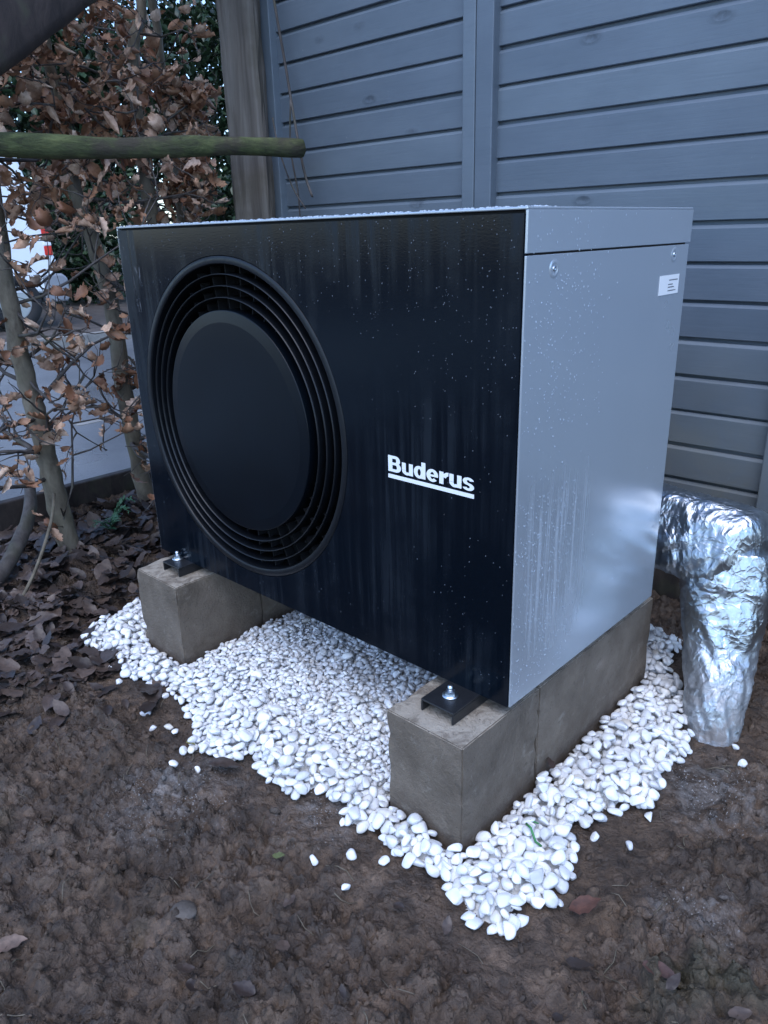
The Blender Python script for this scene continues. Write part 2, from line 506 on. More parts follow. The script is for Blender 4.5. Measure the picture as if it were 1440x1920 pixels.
PEB_FRONT = [(-1.316,.027),(-1.296,-.065),(-1.292,-.124),(-1.215,-.194),(-1.201,-.201),(-1.114,-.208),(-1.115,-.163),(-.975,-.211),(-.881,-.172),(-.794,-.176),(-.725,-.199),(-.64,-.228),(-.618,-.269),(-.506,-.228),(-.516,-.18),(-.454,-.215),(-.347,-.214),(-.312,-.164),(-.253,-.17),(-.21,-.205),(-.165,-.175),(-.101,-.189),(-.06,-.193),(-.001,-.174),(.039,-.21),(.082,-.218),(.138,-.206),(.143,-.171),(.132,-.131),(.171,-.107),(.158,-.063),(.154,-.023),(.126,.03),(.091,.054),(.121,.111),(.146,.191),(.186,.189),(.179,.255),(.157,.316),(.174,.391),(.141,.459),(.094,.572),(-.002,.698),(-.022,.869)]
PEB_POLY = np.array(PEB_FRONT + [(-.3,.80),(-1.28,.70)])
def inside(px, py, poly):
    px = np.asarray(px); py = np.asarray(py); r = np.zeros(px.shape, bool)
    j = len(poly) - 1
    for i in range(len(poly)):
        xi, yi = poly[i]; xj, yj = poly[j]
        c = ((yi > py) != (yj > py)) & (px < (xj-xi)*(py-yi)/(yj-yi+1e-12)+xi)
        r ^= c; j = i
    return r

# ------------------------------------------------------------------ ground
def ground_h(x, y):
    near = sstep(6., 2.2, np.hypot(x + .6, y))
    h = .016*fbm(x*2.1, y*2.1, 3, 1) + .012*(fbm(x*7, y*7, 3, 2))
    r = 1 - np.abs(fbm(x*13, y*13, 4, 5, .55))
    h = h + .016*(r - .62) + .007*fbm(x*34, y*34, 3, 8) + .0035*fbm(x*90, y*90, 2, 9)
    # clods: sharp-edged plates
    pl = fbm(x*17 + .6*vn(x*40, y*40, 3), y*17 + .6*vn(x*40, y*40, 4), 3, 13)
    h = h + .011*sstep(-.03, .06, pl) - .006
    p2 = fbm(x*42 + .8*vn(x*70, y*70, 6), y*42 + .8*vn(x*70, y*70, 7), 3, 23)
    h = h + .0065*sstep(.0, .10, p2) - .003
    rough_ = sstep(-.15, .55, fbm(x*3.1, y*3.1, 3, 41))*(.35+.65*sstep(-1.6, -1.1, x))
    h = h*.9 + (.18+.82*rough_)*(.017*clods(x, y, 17, 3) + .0065*clods(x, y, 46, 8)) - .008
    for dx, dy, a, b, th, d in ((.26,-.14,.05,.10,.9,.022), (.33,-.06,.03,.06,.6,.02), (-.36,-.55,.06,.12,.3,.014), (.02,-.52,.05,.10,-.5,.016), (.20,.30,.06,.05,0,.012), (-.75,-.45,.06,.13,.8,.012)):
        c_, s_ = math.cos(th), math.sin(th)
        u = ((x-dx)*c_+(y-dy)*s_)/a; v = (-(x-dx)*s_+(y-dy)*c_)/b
        q = u*u+v*v
        h = h - d*np.exp(-q**2) + .5*d*np.exp(-(np.sqrt(q)-1.35)**2*9)
    calm = sstep(.0, .10, np.maximum(np.maximum(-1.32-x, x-.2), np.maximum(-.24-y, y-.75)))
    h = h*(.22+.78*calm) - .002
    h = h + .05*sstep(-1.35, -1.9, x) + .02*sstep(.5, 1.0, y)
    return h*near - .34*sstep(-2.20, -2.32, x)
def clods(x, y, sc, seed):
    """jittered cells, each a tilted flat-topped lump with its own height"""
    u = x*sc + .35*vn(x*sc*1.7, y*sc*1.7, seed); v = y*sc + .35*vn(x*sc*1.7, y*sc*1.7, seed+1)
    ui = np.floor(u).astype(int); vi = np.floor(v).astype(int)
    b1 = np.full(u.shape, 9.); b2 = np.full(u.shape, 9.); hh = np.zeros(u.shape)
    for i in (-1, 0, 1):
        for j in (-1, 0, 1):
            a = ui+i; b = vi+j
            r1 = _tab[(a+seed*7) & 255, (b+3) & 255]; r2 = _tab[(a+91) & 255, (b+seed*5) & 255]; r3 = _tab[(a+33) & 255, (b+57+seed) & 255]; r4 = _tab[(a+133) & 255, (b+157+seed) & 255]
            dx = u-(a+r1); dy = v-(b+r2); d = np.hypot(dx, dy)
            m_ = d < b1
            b2 = np.where(m_, b1, np.minimum(b2, d)); hh = np.where(m_, r3 + 1.1*(r4-.5)*dx + 1.1*(r1-.5)*dy, hh); b1 = np.where(m_, d, b1)
    return hh*sstep(.0, .16, b2-b1)
def axis(lo, hi, d, far):
    a = list(np.arange(lo, hi, d)); s = d; p = hi
    right = []
    while p < far: right.append(p); s *= 1.25; p += s
    s = d; p = lo; left = []
    while True:
        s *= 1.25; p -= s
        if p < -far: break
        left.append(p)
    return np.array(left[::-1] + a + right)
gx = axis(-2.35, .62, .0044, 150); gy = axis(-.95, 1.1, .0044, 150)
GX, GY = np.meshgrid(gx, gy)
GZ = ground_h(GX, GY)
nx, ny = len(gx), len(gy)
idx = np.arange(nx*ny).reshape(ny, nx)
quads = np.stack([idx[:-1,:-1], idx[:-1,1:], idx[1:,1:], idx[1:,:-1]], -1).reshape(-1, 4)
g = link('ground', npmesh('ground', np.stack([GX, GY, GZ], -1).reshape(-1, 3), quads), MUD)
tag(g, kind='structure')
def gz(x, y): return float(ground_h(np.array([x]), np.array([y]))[0])

# road beyond the hedge, far pavement
mb = MB(); mb.box(-8., -2.36, -60, 60, -.30, -.105); tag(mb.build('road', ASPH), kind='structure')
mb = MB()
for k in range(-5, 9): mb.box(-4.20, -4.12, k*4.+1.2, k*4.+2.2, -.105, -.101)
tag(mb.build('road_marking', KERB), 'worn white dashes painted along the road', kind='structure')
mb = MB(); mb.box(-14.5, -8.15, -60, 60, -.30, -.005); tag(mb.build('pavement', VERGE), kind='structure')
mb = MB(); mb.box(-8.148, -8.002, -60, 60, -.30, .003); tag(mb.build('kerb', KERB), kind='structure')

# ------------------------------------------------------------------ timber fence panels
PITCH = .0935; GAP0 = 1.21 - PITCH*10
def board_mesh(L):
    prof = [(.0020,.0), (.0,.0018), (.0,.0765), (.0008,.0780), (.0055,.0848), (.0150,.0856), (.0150,.0990), (.022,.0990), (.022,.0)]
    n = len(prof); xs = np.linspace(0, L, 13)
    v = []; f = []
    for i, x in enumerate(xs):
        wob = .0006*math.sin(x*9+L)
        for (y, z) in prof: v.append((x, y + wob, z))
    for i in range(len(xs)-1):
        for k in range(n):
            k2 = (k+1) % n
            f.append((i*n+k, i*n+k2, (i+1)*n+k2, (i+1)*n+k))
    f.append(tuple(range(n))); f.append(tuple((len(xs)-1)*n + k for k in range(n-1, -1, -1)))
    f = [q[::-1] for q in f]
    return pymesh('board', v, f)
def fence_panel(x0, x1, sl, sr, label):
    t = empty('fence_panel', ((x0+x1)/2, FENCE_Y, 0), label, 'fence', 'timber fence panels')
    me = board_mesh(x1-x0-sl-sr+.012); me.materials.append(BRD)
    for k in range(0, 10+9):
        z = GAP0 + PITCH*k + random.uniform(-.0012,.0012)
        link('board', me, BRD, t, (x0+sl-.006, FENCE_Y + random.uniform(-.001,.0012), z), (random.uniform(-.006,.006), random.uniform(-.0009,.0009), 0))
    for a, b in ((x0, x0+sl), (x1-sr, x1)):
        mb = MB(); mb.box(a, b-.0015, FENCE_Y-.028, FENCE_Y+.03, GAP0-.004, 2.02)
        o = mb.build('stile', BRD, t); bevel(o, .003)
    mb = MB(); mb.box(x0+.001, x1-.002, FENCE_Y-.034, FENCE_Y+.036, 2.021, 2.06); bevel(mb.build('top_cap', BRD, t), .004)
    return t
fence_panel(-1.812, -.849, .083, .046, 'blue-grey painted slatted fence panel at the mossy rail end, left of the paired uprights')
fence_panel(.152, 1.16, .060, .060, 'blue-grey painted slatted fence panel continuing on the far side of the foil pipe')
fence_panel(-.848, .150, .060, .098, 'blue-grey painted slatted fence panel behind the silver side of the heat pump')
t = empty('gap_fill_board', (-.8, FENCE_Y, 0), 'dark board added to fill the gap under the fence, behind the foil pipe', 'board')
mb = MB(); mb.box(-1.83, 1.2, FENCE_Y+.012, FENCE_Y+.05, -.05, GAP0-.008); bevel(mb.build('plank', EDGEM, t), .004)  # dark plank added to stand in for the dark gap below the panels

# ------------------------------------------------------------------ rustic rail fence by the hedge
t = empty('rail_fence', (-1.80, .98, 0), 'weathered grey post with mossy round rail nailed across it', 'fence')
def rough_box(name, mat, parent, cx, cy, hw, hd, z0, z1, ang, amp=.006, rows=26):
    v = []; f = []; c_, s_ = math.cos(ang), math.sin(ang); per = []
    for (a, b) in ((-1,-1),(1,-1),(1,1),(-1,1)):
        nxt = {(-1,-1):(1,-1),(1,-1):(1,1),(1,1):(-1,1),(-1,1):(-1,-1)}[(a,b)]
        for k in range(5): q = k/5; per.append((a+(nxt[0]-a)*q, b+(nxt[1]-b)*q))
    n = len(per)
    for i in range(rows+1):
        z = z0+(z1-z0)*i/rows
        for k, (a, b) in enumerate(per):
            corner = 1-.08*(abs(a) > .95 and abs(b) > .95)
            r = 1 + amp/hw*float(vn(k*.9+3, z*9+k*.37, 5)) + amp/hw*.6*float(vn(k*2.1, z*30, 6))
            x, y = a*hw*r*corner, b*hd*r*corner
            v.append((cx+x*c_-y*s_, cy+x*s_+y*c_, z))
    for i in range(rows):
        for k in range(n): f.append((i*n+k, i*n+(k+1)%n, (i+1)*n+(k+1)%n, (i+1)*n+k))
    f.append(tuple(range(n-1,-1,-1))); f.append(tuple(rows*n+k for k in range(n)))
    mb = MB(); mb.add(v, f); return mb.build(name, mat, parent)
rough_box('post', POST, t, -1.805, .955, .068, .045, -.3, 2.25, math.radians(38))
P0, P1 = Vector((-1.78, -.75, 1.235)), Vector((-1.520, .945, 1.294))
pts = [P0.lerp(P1, i/30) for i in range(31)]
pts = [p + Vector((.004*math.sin(i*.7), 0, .004*math.cos(i*.5))) for i, p in enumerate(pts)]
mb = MB(); mb.tube(pts, [.034+.002*math.sin(i*.9)-.006*(i/30) for i in range(31)], 16, True, .035); mb.build('rail', RAIL, t, True)
# dark leaning brace running up to the post top
b0, b1 = Vector((-1.62, -.45, 1.215)), Vector((-1.66, .93, 2.19))
mb = MB()
d = (b1-b0).normalized(); up = Vector((0, -d.z, d.y)).normalized()
v = []; n = 12
for i in range(21):
    c0 = b0.lerp(b1, i/20)
    for k in range(n):
        a = 2*math.pi*k/n
        sx = math.copysign(abs(math.cos(a))**.45, math.cos(a)); sz = math.copysign(abs(math.sin(a))**.45, math.sin(a))
        v.append(c0 + Vector((1,0,0))*(sx*.05*(1+.06*random.uniform(-1,1))) + up*(sz*.105*(1+.03*random.uniform(-1,1))))
f = [(i*n+k, i*n+(k+1)%n, (i+1)*n+(k+1)%n, (i+1)*n+k) for i in range(20) for k in range(n)] + [tuple(range(n)), tuple(20*n+k for k in range(n-1,-1,-1))]
mb.add(v, f); mb.build('brace', BEAMM, t, True)

# ------------------------------------------------------------------ concrete blocks
def block(x0, x1, y0, y1, z0, z1, label, seed):
    bm = bmesh.new()
    bmesh.ops.create_cube(bm, size=1)
    for q in bm.verts: q.co = Vector(((q.co.x+.5)*(x1-x0), (q.co.y+.5)*(y1-y0), (q.co.z+.5)*(z1-z0)))
    bmesh.ops.bevel(bm, geom=bm.edges[:], offset=.0022, segments=2, affect='EDGES')
    bmesh.ops.subdivide_edges(bm, edges=bm.edges[:], cuts=9, use_grid_fill=True)
    for q in bm.verts:
        p = q.co
        ex = [min(p.x, x1-x0-p.x) < .006, min(p.y, y1-y0-p.y) < .006, min(p.z, z1-z0-p.z) < .006]
        e = sum(ex)
        a = .0007
        if e >= 2: a = .0035
        k = float(vn(p.x*60+p.y*31+seed, p.z*60+p.y*47, seed)) ; k2 = float(vn(p.x*23+seed, p.z*21+p.y*25, seed+4))
        ctr = Vector(((x1-x0)/2, (y1-y0)/2, (z1-z0)/2))
        dv = (ctr-p); dv = Vector([math.copysign(1, dv[i]) if ex[i] else 0 for i in range(3)])
        q.co = p + dv*(a*max(0, k+.15) + (.0035*max(0, k2-.25) if e >= 2 else 0))
    me = bpy.data.meshes.new('concrete_block'); bm.to_mesh(me); bm.free()
    o = link('concrete_block', me, CON, None, (x0, y0, z0))
    return tag(o, label, 'block', 'concrete blocks under the heat pump')
BLK = [(-.182,-.013,-.114,.121), (-.181,-.014,.1218,.600), (-1.092,-.904,-.085,.165), (-1.091,-.905,.166,.600)]
block(*BLK[0], -.02, .2250, 'front concrete block on the right, below the panel corner, black bolted foot on top', 1)
block(*BLK[1], -.02, .2245, 'rear concrete block under the silver side, behind the joint', 2)
block(*BLK[2], -.02, .2250, 'front concrete block on the left, by the leaf litter', 3)
block(*BLK[3], -.02, .2245, 'rear concrete block on the left, mostly hidden under the heat pump', 4)

# ------------------------------------------------------------------ heat pump
HP = empty('heat_pump', (-UW/2, UD/2, UZ), 'large silver heat pump with black round-grilled front panel, standing on concrete blocks', 'heat pump')
FC = (-.7136, .6415); FR = .3434
SEAM = .984
def part(name, mat, boxes, bv=0.0012, parent=HP):
    mb = MB()
    for b in boxes: mb.box(*b)
    o = mb.build(name, mat, parent)
    if bv: bevel(o, bv)
    return o
part('top_cover', SILVER, [(-UW, 0, 0, UD+.004, UT-.004, UT)], .0015)
lid = part('cover_skirt', SILVER, [(-.0035, .0005, .001, UD+.004, SEAM+.0015, UT-.004)], .0008)
part('cover_skirt', SILVER, [(-UW-.0005, -UW+.0035, .001, UD+.004, SEAM+.0015, UT-.004)], .0008)
part('cover_skirt', SILVER, [(-UW+.0036, -.0036, UD, UD+.004, SEAM+.0015, UT-.004)], .0008)
side = part('side_panel', SILVER, [(-.0035, .0, .001, UD, UZ, SEAM-.0015)], .0010)
part('side_panel', SILVER, [(-UW, -UW+.0035, .001, UD, UZ, SEAM-.0015)], .0010)
part('back_panel', SILVER, [(-UW+.004, -.004, UD-.004, UD-.0005, UZ, SEAM-.0015)], .0010)
part('base_plate', BLKST, [(-UW+.005, -.005, .03, UD-.006, UZ+.002, UZ+.006)], 0)
part('inner_seal', BLKDK, [(-.030, -.0045, .012, UD-.008, SEAM-.012, SEAM+.012)], 0)
part('inner_seal', BLKDK, [(-UW+.0045, -UW+.030, .012, UD-.008, SEAM-.012, SEAM+.012)], 0)
# front panel with a round opening
def front_panel():
    x0, x1, z0, z1 = -UW+.0040, -.0045, UZ-.0005, UT-.0085
    N = 128; th = 0.020; yf = -.0005
    inner = []; outer = []
    for k in range(N):
        a = 2*math.pi*k/N; c_, s_ = math.cos(a), math.sin(a)
        inner.append((FC[0]+FR*c_, FC[1]+FR*s_))
        ts = []
        if c_ > 1e-9: ts.append((x1-FC[0])/c_)
        if c_ < -1e-9: ts.append((x0-FC[0])/c_)
        if s_ > 1e-9: ts.append((z1-FC[1])/s_)
        if s_ < -1e-9: ts.append((z0-FC[1])/s_)
        tt = min(ts); outer.append((FC[0]+tt*c_, FC[1]+tt*s_))
    # snap the nearest outer points to the corners
    for cx in (x0, x1):
        for cz in (z0, z1):
            j = min(range(N), key=lambda i: (outer[i][0]-cx)**2+(outer[i][1]-cz)**2); outer[j] = (cx, cz)
    v = [(x, yf, z) for x, z in inner] + [(x, yf, z) for x, z in outer] + [(x, yf+th, z) for x, z in inner] + [(x, yf+th, z) for x, z in outer]
    f = []
    for k in range(N):
        j = (k+1) % N
        f += [(k, N+k, N+j, j)[::-1], (N+k, 3*N+k, 3*N+j, N+j)[::-1], (2*N+k, k, j, 2*N+j)[::-1], (2*N+k, 2*N+j, 3*N+j, 3*N+k)[::-1]]
    mb = MB(); mb.add(v, f); return mb.build('front_panel', FRONT, HP)
fp = front_panel()
part('panel_gasket', BLKDK, [(-UW+.0036, -.0038, .010, .03, UT-.0085, UT-.0042), (-.0045, -.0036, .010, .03, UZ+.001, UT-.0045), (-UW+.0036, -UW+.004, .010, .03, UZ+.001, UT-.0045)], 0)
# fan grille
FAN = bpy.data.objects.new('fan_grille', None)
def lathe(name, prof, mat, parent, N=128, close=False):
    v = []; f = []; n = len(prof)
    for k in range(N):
        a = 2*math.pi*k/N; c_, s_ = math.cos(a), math.sin(a)
        for (r, y) in prof: v.append((FC[0]+r*c_, y, FC[1]+r*s_))
    for k in range(N):
        j = (k+1) % N
        for i in range(n-1 if not close else n):
            i2 = (i+1) % n
            f.append((k*n+i, k*n+i2, j*n+i2, j*n+i))
    mb = MB(); mb.add(v, f); return mb.build(name, mat, parent, True)
bez = lathe('fan_bezel', [(FR-.0014,.012),(FR-.0014,-.0006),(FR-.0020,-.0013),(.3285,-.0010),(.3275,-.0002),(.3268,.003),(.3262,.055)], BLKPL, HP)
for r, y in ((.3072,.0005),(.2845,.0005),(.2617,.0005)):
    lathe('grille_ring', [(r+.0006,y),(r+.0012,y+.004),(r+.0016,y+.042),(r-.0016,y+.042),(r-.0012,y+.004),(r-.0006,y)], BLKPL, HP, close=True)
R1 = .2375
capo = lathe('fan_cap', [(.0005,-.0032),(.15,-.0031),(.2120,-.00305),(.2131,-.0030),(.2134,-.00296),(R1-.0022,-.00052),(R1-.0014,-.0004),(R1-.0003,.0002),(R1,.0012),(R1,.055),(R1-.006,.055)], CAP, HP)
ribm = None
for k in range(40):
    a = 2*math.pi*(k+.35)/40
    if ribm is None:
        mb = MB(); mb.box(R1-.004, .3285, -.0008, .0008, 0, .024)
        ribm = mb.mesh('grille_spoke')
        ribm.transform(Matrix(((1,0,0,0),(0,0,1,0),(0,1,0,0),(0,0,0,1))))
        ribm.materials.append(BLKDK)
    link('grille_spoke', ribm, BLKPL, HP, (FC[0], .024, FC[1]), (0, -a, 0))
lathe('fan_shroud', [(.330,.050),(.330,.13),(.12,.13),(.0005,.13)], BLKDK, HP)  # black shroud and back disc stand in for the darkness behind the grille
# logo: bold sans word with a bar under it
def word():
    S = []                                       # quads strips in letter units, cap height 1
    def rect(x0, x1, y0, y1): S.append([(x0, y0, x0, y1), (x1, y0, x1, y1)])
    def arc(cx, cy, rx, ry, wx, wy, a0, a1, n=18):
        st_ = []
        for i in range(n+1):
            a = math.radians(a0+(a1-a0)*i/n); c_, s_ = math.cos(a), math.sin(a)
            st_.append((cx+rx*c_, cy+ry*s_, cx+(rx-wx)*c_, cy+(ry-wy)*s_))
        S.append(st_)
    def B():
        rect(0,.26,0,1); rect(.24,.47,.82,1); rect(.24,.47,.43,.59); rect(.24,.49,0,.18)
        arc(.46,.715,.28,.285,.235,.17,-90,90); arc(.48,.295,.31,.295,.25,.175,-90,90); return .79
    def u():
        rect(0,.235,.28,.73); arc(.30,.27,.30,.285,.235,.175,180,325); rect(.425,.66,0,.73); return .66
    def d():
        arc(.315,.365,.315,.38,.225,.175,0,360,36); rect(.445,.68,0,1); return .68
    def e():
        arc(.335,.365,.335,.38,.225,.165,0,318,34); rect(.12,.66,.30,.425); return .67
    def r():
        rect(0,.235,0,.73); arc(.50,.30,.36,.44,.22,.215,88,160); return .50
    def s_():
        arc(.305,.525,.295,.22,.215,.145,12,270,26); arc(.305,.205,.305,.22,.22,.145,90,-165,26); return .61
    x = 0; V = []; F = []; lay = 0
    for L in (B, u, d, e, r, u, s_):
        del S[:]; wd = L()
        for q in S:
            lay += 1; b = len(V)
            for (xa, ya, xb, yb) in q: V += [(x+xa, ya, lay % 7), (x+xb, yb, lay % 7)]
            for i in range(len(q)-1): F.append((b+2*i, b+2*i+1, b+2*i+3, b+2*i+2))
        x += wd+.055
    w_ = x-.055
    return pymesh('logo', [(-.268+.187*p[0]/w_, -.0008-.00005*p[2], .6235+.0292*p[1]) for p in V], F)
lg = link('logo', word(), WHITEP, HP); lg.location = -Vector(HP.location)
part('logo_bar', WHITEP, [(-.268, -.081, -.0013, -.0004, .6115, .6185)], 0)
# screws in pressed dimples on the silver side
def screw(y, z):
    N = 24; v = []; f = []
    def ring(prof, nm, mt, par):
        v = []; f = []; n = len(prof)
        for k in range(N):
            a = 2*math.pi*k/N
            for r, h in prof: v.append((h, y+r*math.cos(a), z+r*math.sin(a)))
        for k in range(N):
            for i in range(n-1): f.append((k*n+i, k*n+i+1, ((k+1)%N)*n+i+1, ((k+1)%N)*n+i))
        mb = MB(); mb.add(v, f); return mb.build(nm, mt, par, True)
    o = ring([(.0036,.0006),(.0075,.0007),(.0088,.0012),(.0100,.0013),(.0118,.0008),(.0135,.0001)], 'screw_dimple', SILVER, HP)
    ring([(.0002,.0009),(.0012,.0009),(.0014,.0018),(.0032,.0020),(.0040,.0014),(.0042,.0005)], 'screw', ZINC, o)
screw(.075, .962); screw(.489, .966)
st = part('sticker', STICK, [(.0003, .0009, .437, .520, .897, .931)], 0)
for i, (y0, y1, z) in enumerate(((.476,.514,.922),(.474,.494,.9145),(.474,.500,.9095),(.474,.508,.9035))):
    part('print_line', INK, [(.00095, .0011, y0, y1, z-.0009, z+.0009)], 0, parent=st)
# mounting feet (black channel with bolt, washer and nut)
def foot(cx, y0, bx, by):
    w2 = .036
    mb = MB()
    mb.box(cx-w2, cx+w2, y0, UD+.03, .2455, .2495)
    o = mb.build('mounting_foot', BLKST, HP); bevel(o, .0012)
    for s_ in (-1, 1):
        mb = MB(); xa = cx+s_*w2; mb.box(min(xa, xa-s_*.004), max(xa, xa-s_*.004), y0, UD+.03, .2256, .2452)
        bevel(mb.build('foot_flange', BLKST, o), .001)
    def disc(name, r0, r1, z0, z1, n):
        mb = MB()
        v = [(bx+r0*math.cos(2*math.pi*k/n), by+r0*math.sin(2*math.pi*k/n), z0) for k in range(n)] + [(bx+r1*math.cos(2*math.pi*k/n), by+r1*math.sin(2*math.pi*k/n), z1) for k in range(n)]
        f = [(k, (k+1)%n, n+(k+1)%n, n+k) for k in range(n)] + [tuple(range(n-1,-1,-1)), tuple(range(n, 2*n))]
        mb.add(v, f); mb.build(name, ZINC, o, n > 8)
    disc('washer', .0145, .0145, .2495, .2520, 24)
    disc('nut', .0095, .0090, .2520, .2600, 6)
    disc('bolt', .0052, .0045, .2600, .2700, 14)
foot(-.0985, -.076, -.100, -.036)
foot(-.985, -.044, -1.004, -.010)

# rain drops standing on the panels
def drops(n, gen, name, mat=None):
    T = []; F = []
    rings = [(1.0, 0.), (.8, .42), (.4, .68)]
    base = [(r*math.cos(2*math.pi*k/7), r*math.sin(2*math.pi*k/7), h) for r, h in rings for k in range(7)] + [(0, 0, .78)]
    bf = []
    for i in range(2):
        for k in range(7): k2 = (k+1) % 7; bf += [(i*7+k, i*7+k2, (i+1)*7+k2), (i*7+k, (i+1)*7+k2, (i+1)*7+k)]
    for k in range(7): bf.append((14+k, 14+(k+1)%7, 21))
    base = np.array(base); bf = np.array(bf); V = []; FF = []
    for i in range(n):
        o, u, vv, nn, r, el = gen()
        V.append(np.array(o) + np.outer(base[:,0]*r, u) + np.outer(base[:,1]*r*el, vv) + np.outer(base[:,2]*r*.8, nn)); FF.append(bf + 22*i)
    V = np.concatenate(V) - np.array(HP.location); FF = np.concatenate(FF)
    o = link(name, npmesh(name, V, FF), mat or WATER, HP); o.location = (0, 0, 0)
    o['kind'] = 'stuff'
def gen_side():
    while True:
        y = abs(random.gauss(.10, .07)) if random.random() < .8 else random.uniform(.01, .5); z = random.uniform(.27, 1.04)
        if y > .53: continue
        if z < .7 and random.random() < .0: continue
        dens = .9 if (z < .62 and y < .2) else (.45 if z > .72 and y < .25 else .10)
        if random.random() < dens: break
    return (.0002, y, z), (0,1,0), (0,0,1), (1,0,0), random.choice((.0006,.0008,.001,.0014)), random.uniform(1,1.6)
def gen_front():
    while True:
        x = -random.random()*1.08-.01; z = UZ + .01 + random.random()**.8*.775
        if (x-FC[0])**2+(z-FC[1])**2 < (FR+.005)**2: continue
        k = float(vn(x*6, z*3, 21))
        if random.random() < .25 + .6*(z > .88) + .35*k + (.3 if x > -.15 else 0): break
    return (x, -.0007, z), (1,0,0), (0,0,1), (0,-1,0), random.choice((.0005,.0006,.0008,.0011)), random.uniform(1,1.6)
drops(1150, gen_side, 'raindrops')
drops(620, gen_front, 'raindrops', WATER2)
def gen_top():
    return (-random.random()*1.09-.003, .003+abs(random.gauss(0, .05)), UT), (1,0,0), (0,1,0), (0,0,1), random.choice((.0015,.002,.003,.0038)), 1.
drops(900, gen_top, 'raindrops')

# ------------------------------------------------------------------ foil wrapped pipe
FP = empty('foil_wrapped_pipe', (.175, .50, 0), 'pipe bend wrapped in crumpled silver foil, going into the mud behind the heat pump', 'pipe')
def wrap(name, spine, rad, n=72, rows=90, sq=2.6, seed=0, amp=.006, close_end=False):
    sp = [Vector(p) for p in spine]
    L = [0]
    for a, b in zip(sp, sp[1:]): L.append(L[-1]+(b-a).length)
    v = []; f = []
    def ev(s_):
        for i in range(len(sp)-1):
            if s_ <= L[i+1] or i == len(sp)-2:
                q = (s_-L[i])/(L[i+1]-L[i]); return sp[i].lerp(sp[i+1], q), rad[i]+(rad[i+1]-rad[i])*q
    C = [ev(L[-1]*i/rows) for i in range(rows+1)]
    P = [c[0] for c in C]; Rr = [c[1] for c in C]
    for _ in range(8):
        P = [P[0]] + [(P[i-1]+P[i]*2+P[i+1])/4 for i in range(1, rows)] + [P[-1]]
        Rr = [Rr[0]] + [(Rr[i-1]+Rr[i]*2+Rr[i+1])/4 for i in range(1, rows)] + [Rr[-1]]
    for i in range(rows+1):
        d = (P[min(i+1, rows)]-P[max(i-1, 0)]).normalized()
        a = d.cross(Vector((.3,-.9,.25))).normalized(); b = d.cross(a)
        r0 = Rr[i]
        if close_end: r0 *= math.sqrt(max(.0, 1-max(0, (i-(rows-14))/14)**2))
        for k in range(n):
            t_ = 2*math.pi*k/n
            c_, s_ = math.cos(t_), math.sin(t_)
            rr = r0/((abs(c_)**sq+abs(s_)**sq)**(1/sq))
            u = k/n*8*math.pi*.5; l = L[-1]*i/rows*40
            nz = float(vn(3*c_+seed+l*.35, 3*s_+l*.35, seed)) + .6*(1-2*abs(float(vn(6*c_+l*.9+seed, 6*s_-l*.6, seed+2)))) + .35*(1-2*abs(float(vn(13*c_-l*1.5, 13*s_+l*1.7+seed, seed+5))))
            rr += amp*nz*min(1, r0/.04)
            v.append(P[i]+a*(c_*rr)+b*(s_*rr))
    for i in range(rows):
        for k in range(n): f.append((i*n+k, i*n+(k+1)%n, (i+1)*n+(k+1)%n, (i+1)*n+k))
    f.append(tuple(range(n-1,-1,-1))); f.append(tuple(rows*n+k for k in range(n)))
    mb = MB(); mb.add(v, f); return mb.build(name, FOIL, FP, True)
wrap('elbow_wrap', [(-.17,.70,.365),(-.05,.70,.36),(.06,.69,.352),(.12,.685,.342),(.178,.675,.33)], [.092,.092,.096,.100,.096], seed=3, sq=3.2, close_end=True, amp=.0052)
wrap('pipe_sleeve', [(.105,.69,.34),(.118,.665,.255),(.14,.61,.14),(.165,.545,.05),(.18,.505,-.04)], [.097,.092,.073,.060,.049], seed=9, sq=2.4, amp=.0042)

# ------------------------------------------------------------------ pebbles
def peb_template(sub, seed):
    bm = bmesh.new(); bmesh.ops.create_icosphere(bm, subdivisions=sub, radius=1)
    r = np.random.default_rng(seed); dirs = r.normal(size=(6, 3))*np.array([1.2,1.2,.7]); dirs /= np.linalg.norm(dirs, axis=1)[:,None]; am = r.uniform(.38, .82, 6)
    V = np.array([q.co[:] for q in bm.verts]); F = np.array([[l.index for l in q.verts] for q in bm.faces]); bm.free()
    for d, a in zip(dirs, am):           # soft planar cuts make the tumbled facets
        h = V@d; ex = np.maximum(0, h-a); V = V - np.outer(ex*.82, d)
    V *= (1+.05*np.sin(V[:,:1]*3+seed))
    V /= np.abs(V).max(0)
    return V, F
TP = [peb_template(2, 100+i) for i in range(10)]
TPH = [peb_template(3, 100+i) for i in range(10)]
TPM = []
for V, F in TPH:
    me = npmesh('pebble', V, F); me.materials.append(PEB); TPM.append(me)
G = .0025; bx0, by0 = -1.45, -.36
NXg, NYg = int(1.78/G), int(1.32/G)
xs = bx0+G*(np.arange(NXg)+.5); ys = by0+G*(np.arange(NYg)+.5)
XX, YY = np.meshgrid(xs, ys)
H = ground_h(XX, YY)
IN = inside(XX, YY, PEB_POLY)
for (x0, x1, y0, y1) in BLK:
    m_ = (XX > x0-.001) & (XX < x1+.001) & (YY > y0-.001) & (YY < y1+.001)
    H[m_] = 9.; IN[m_] = False
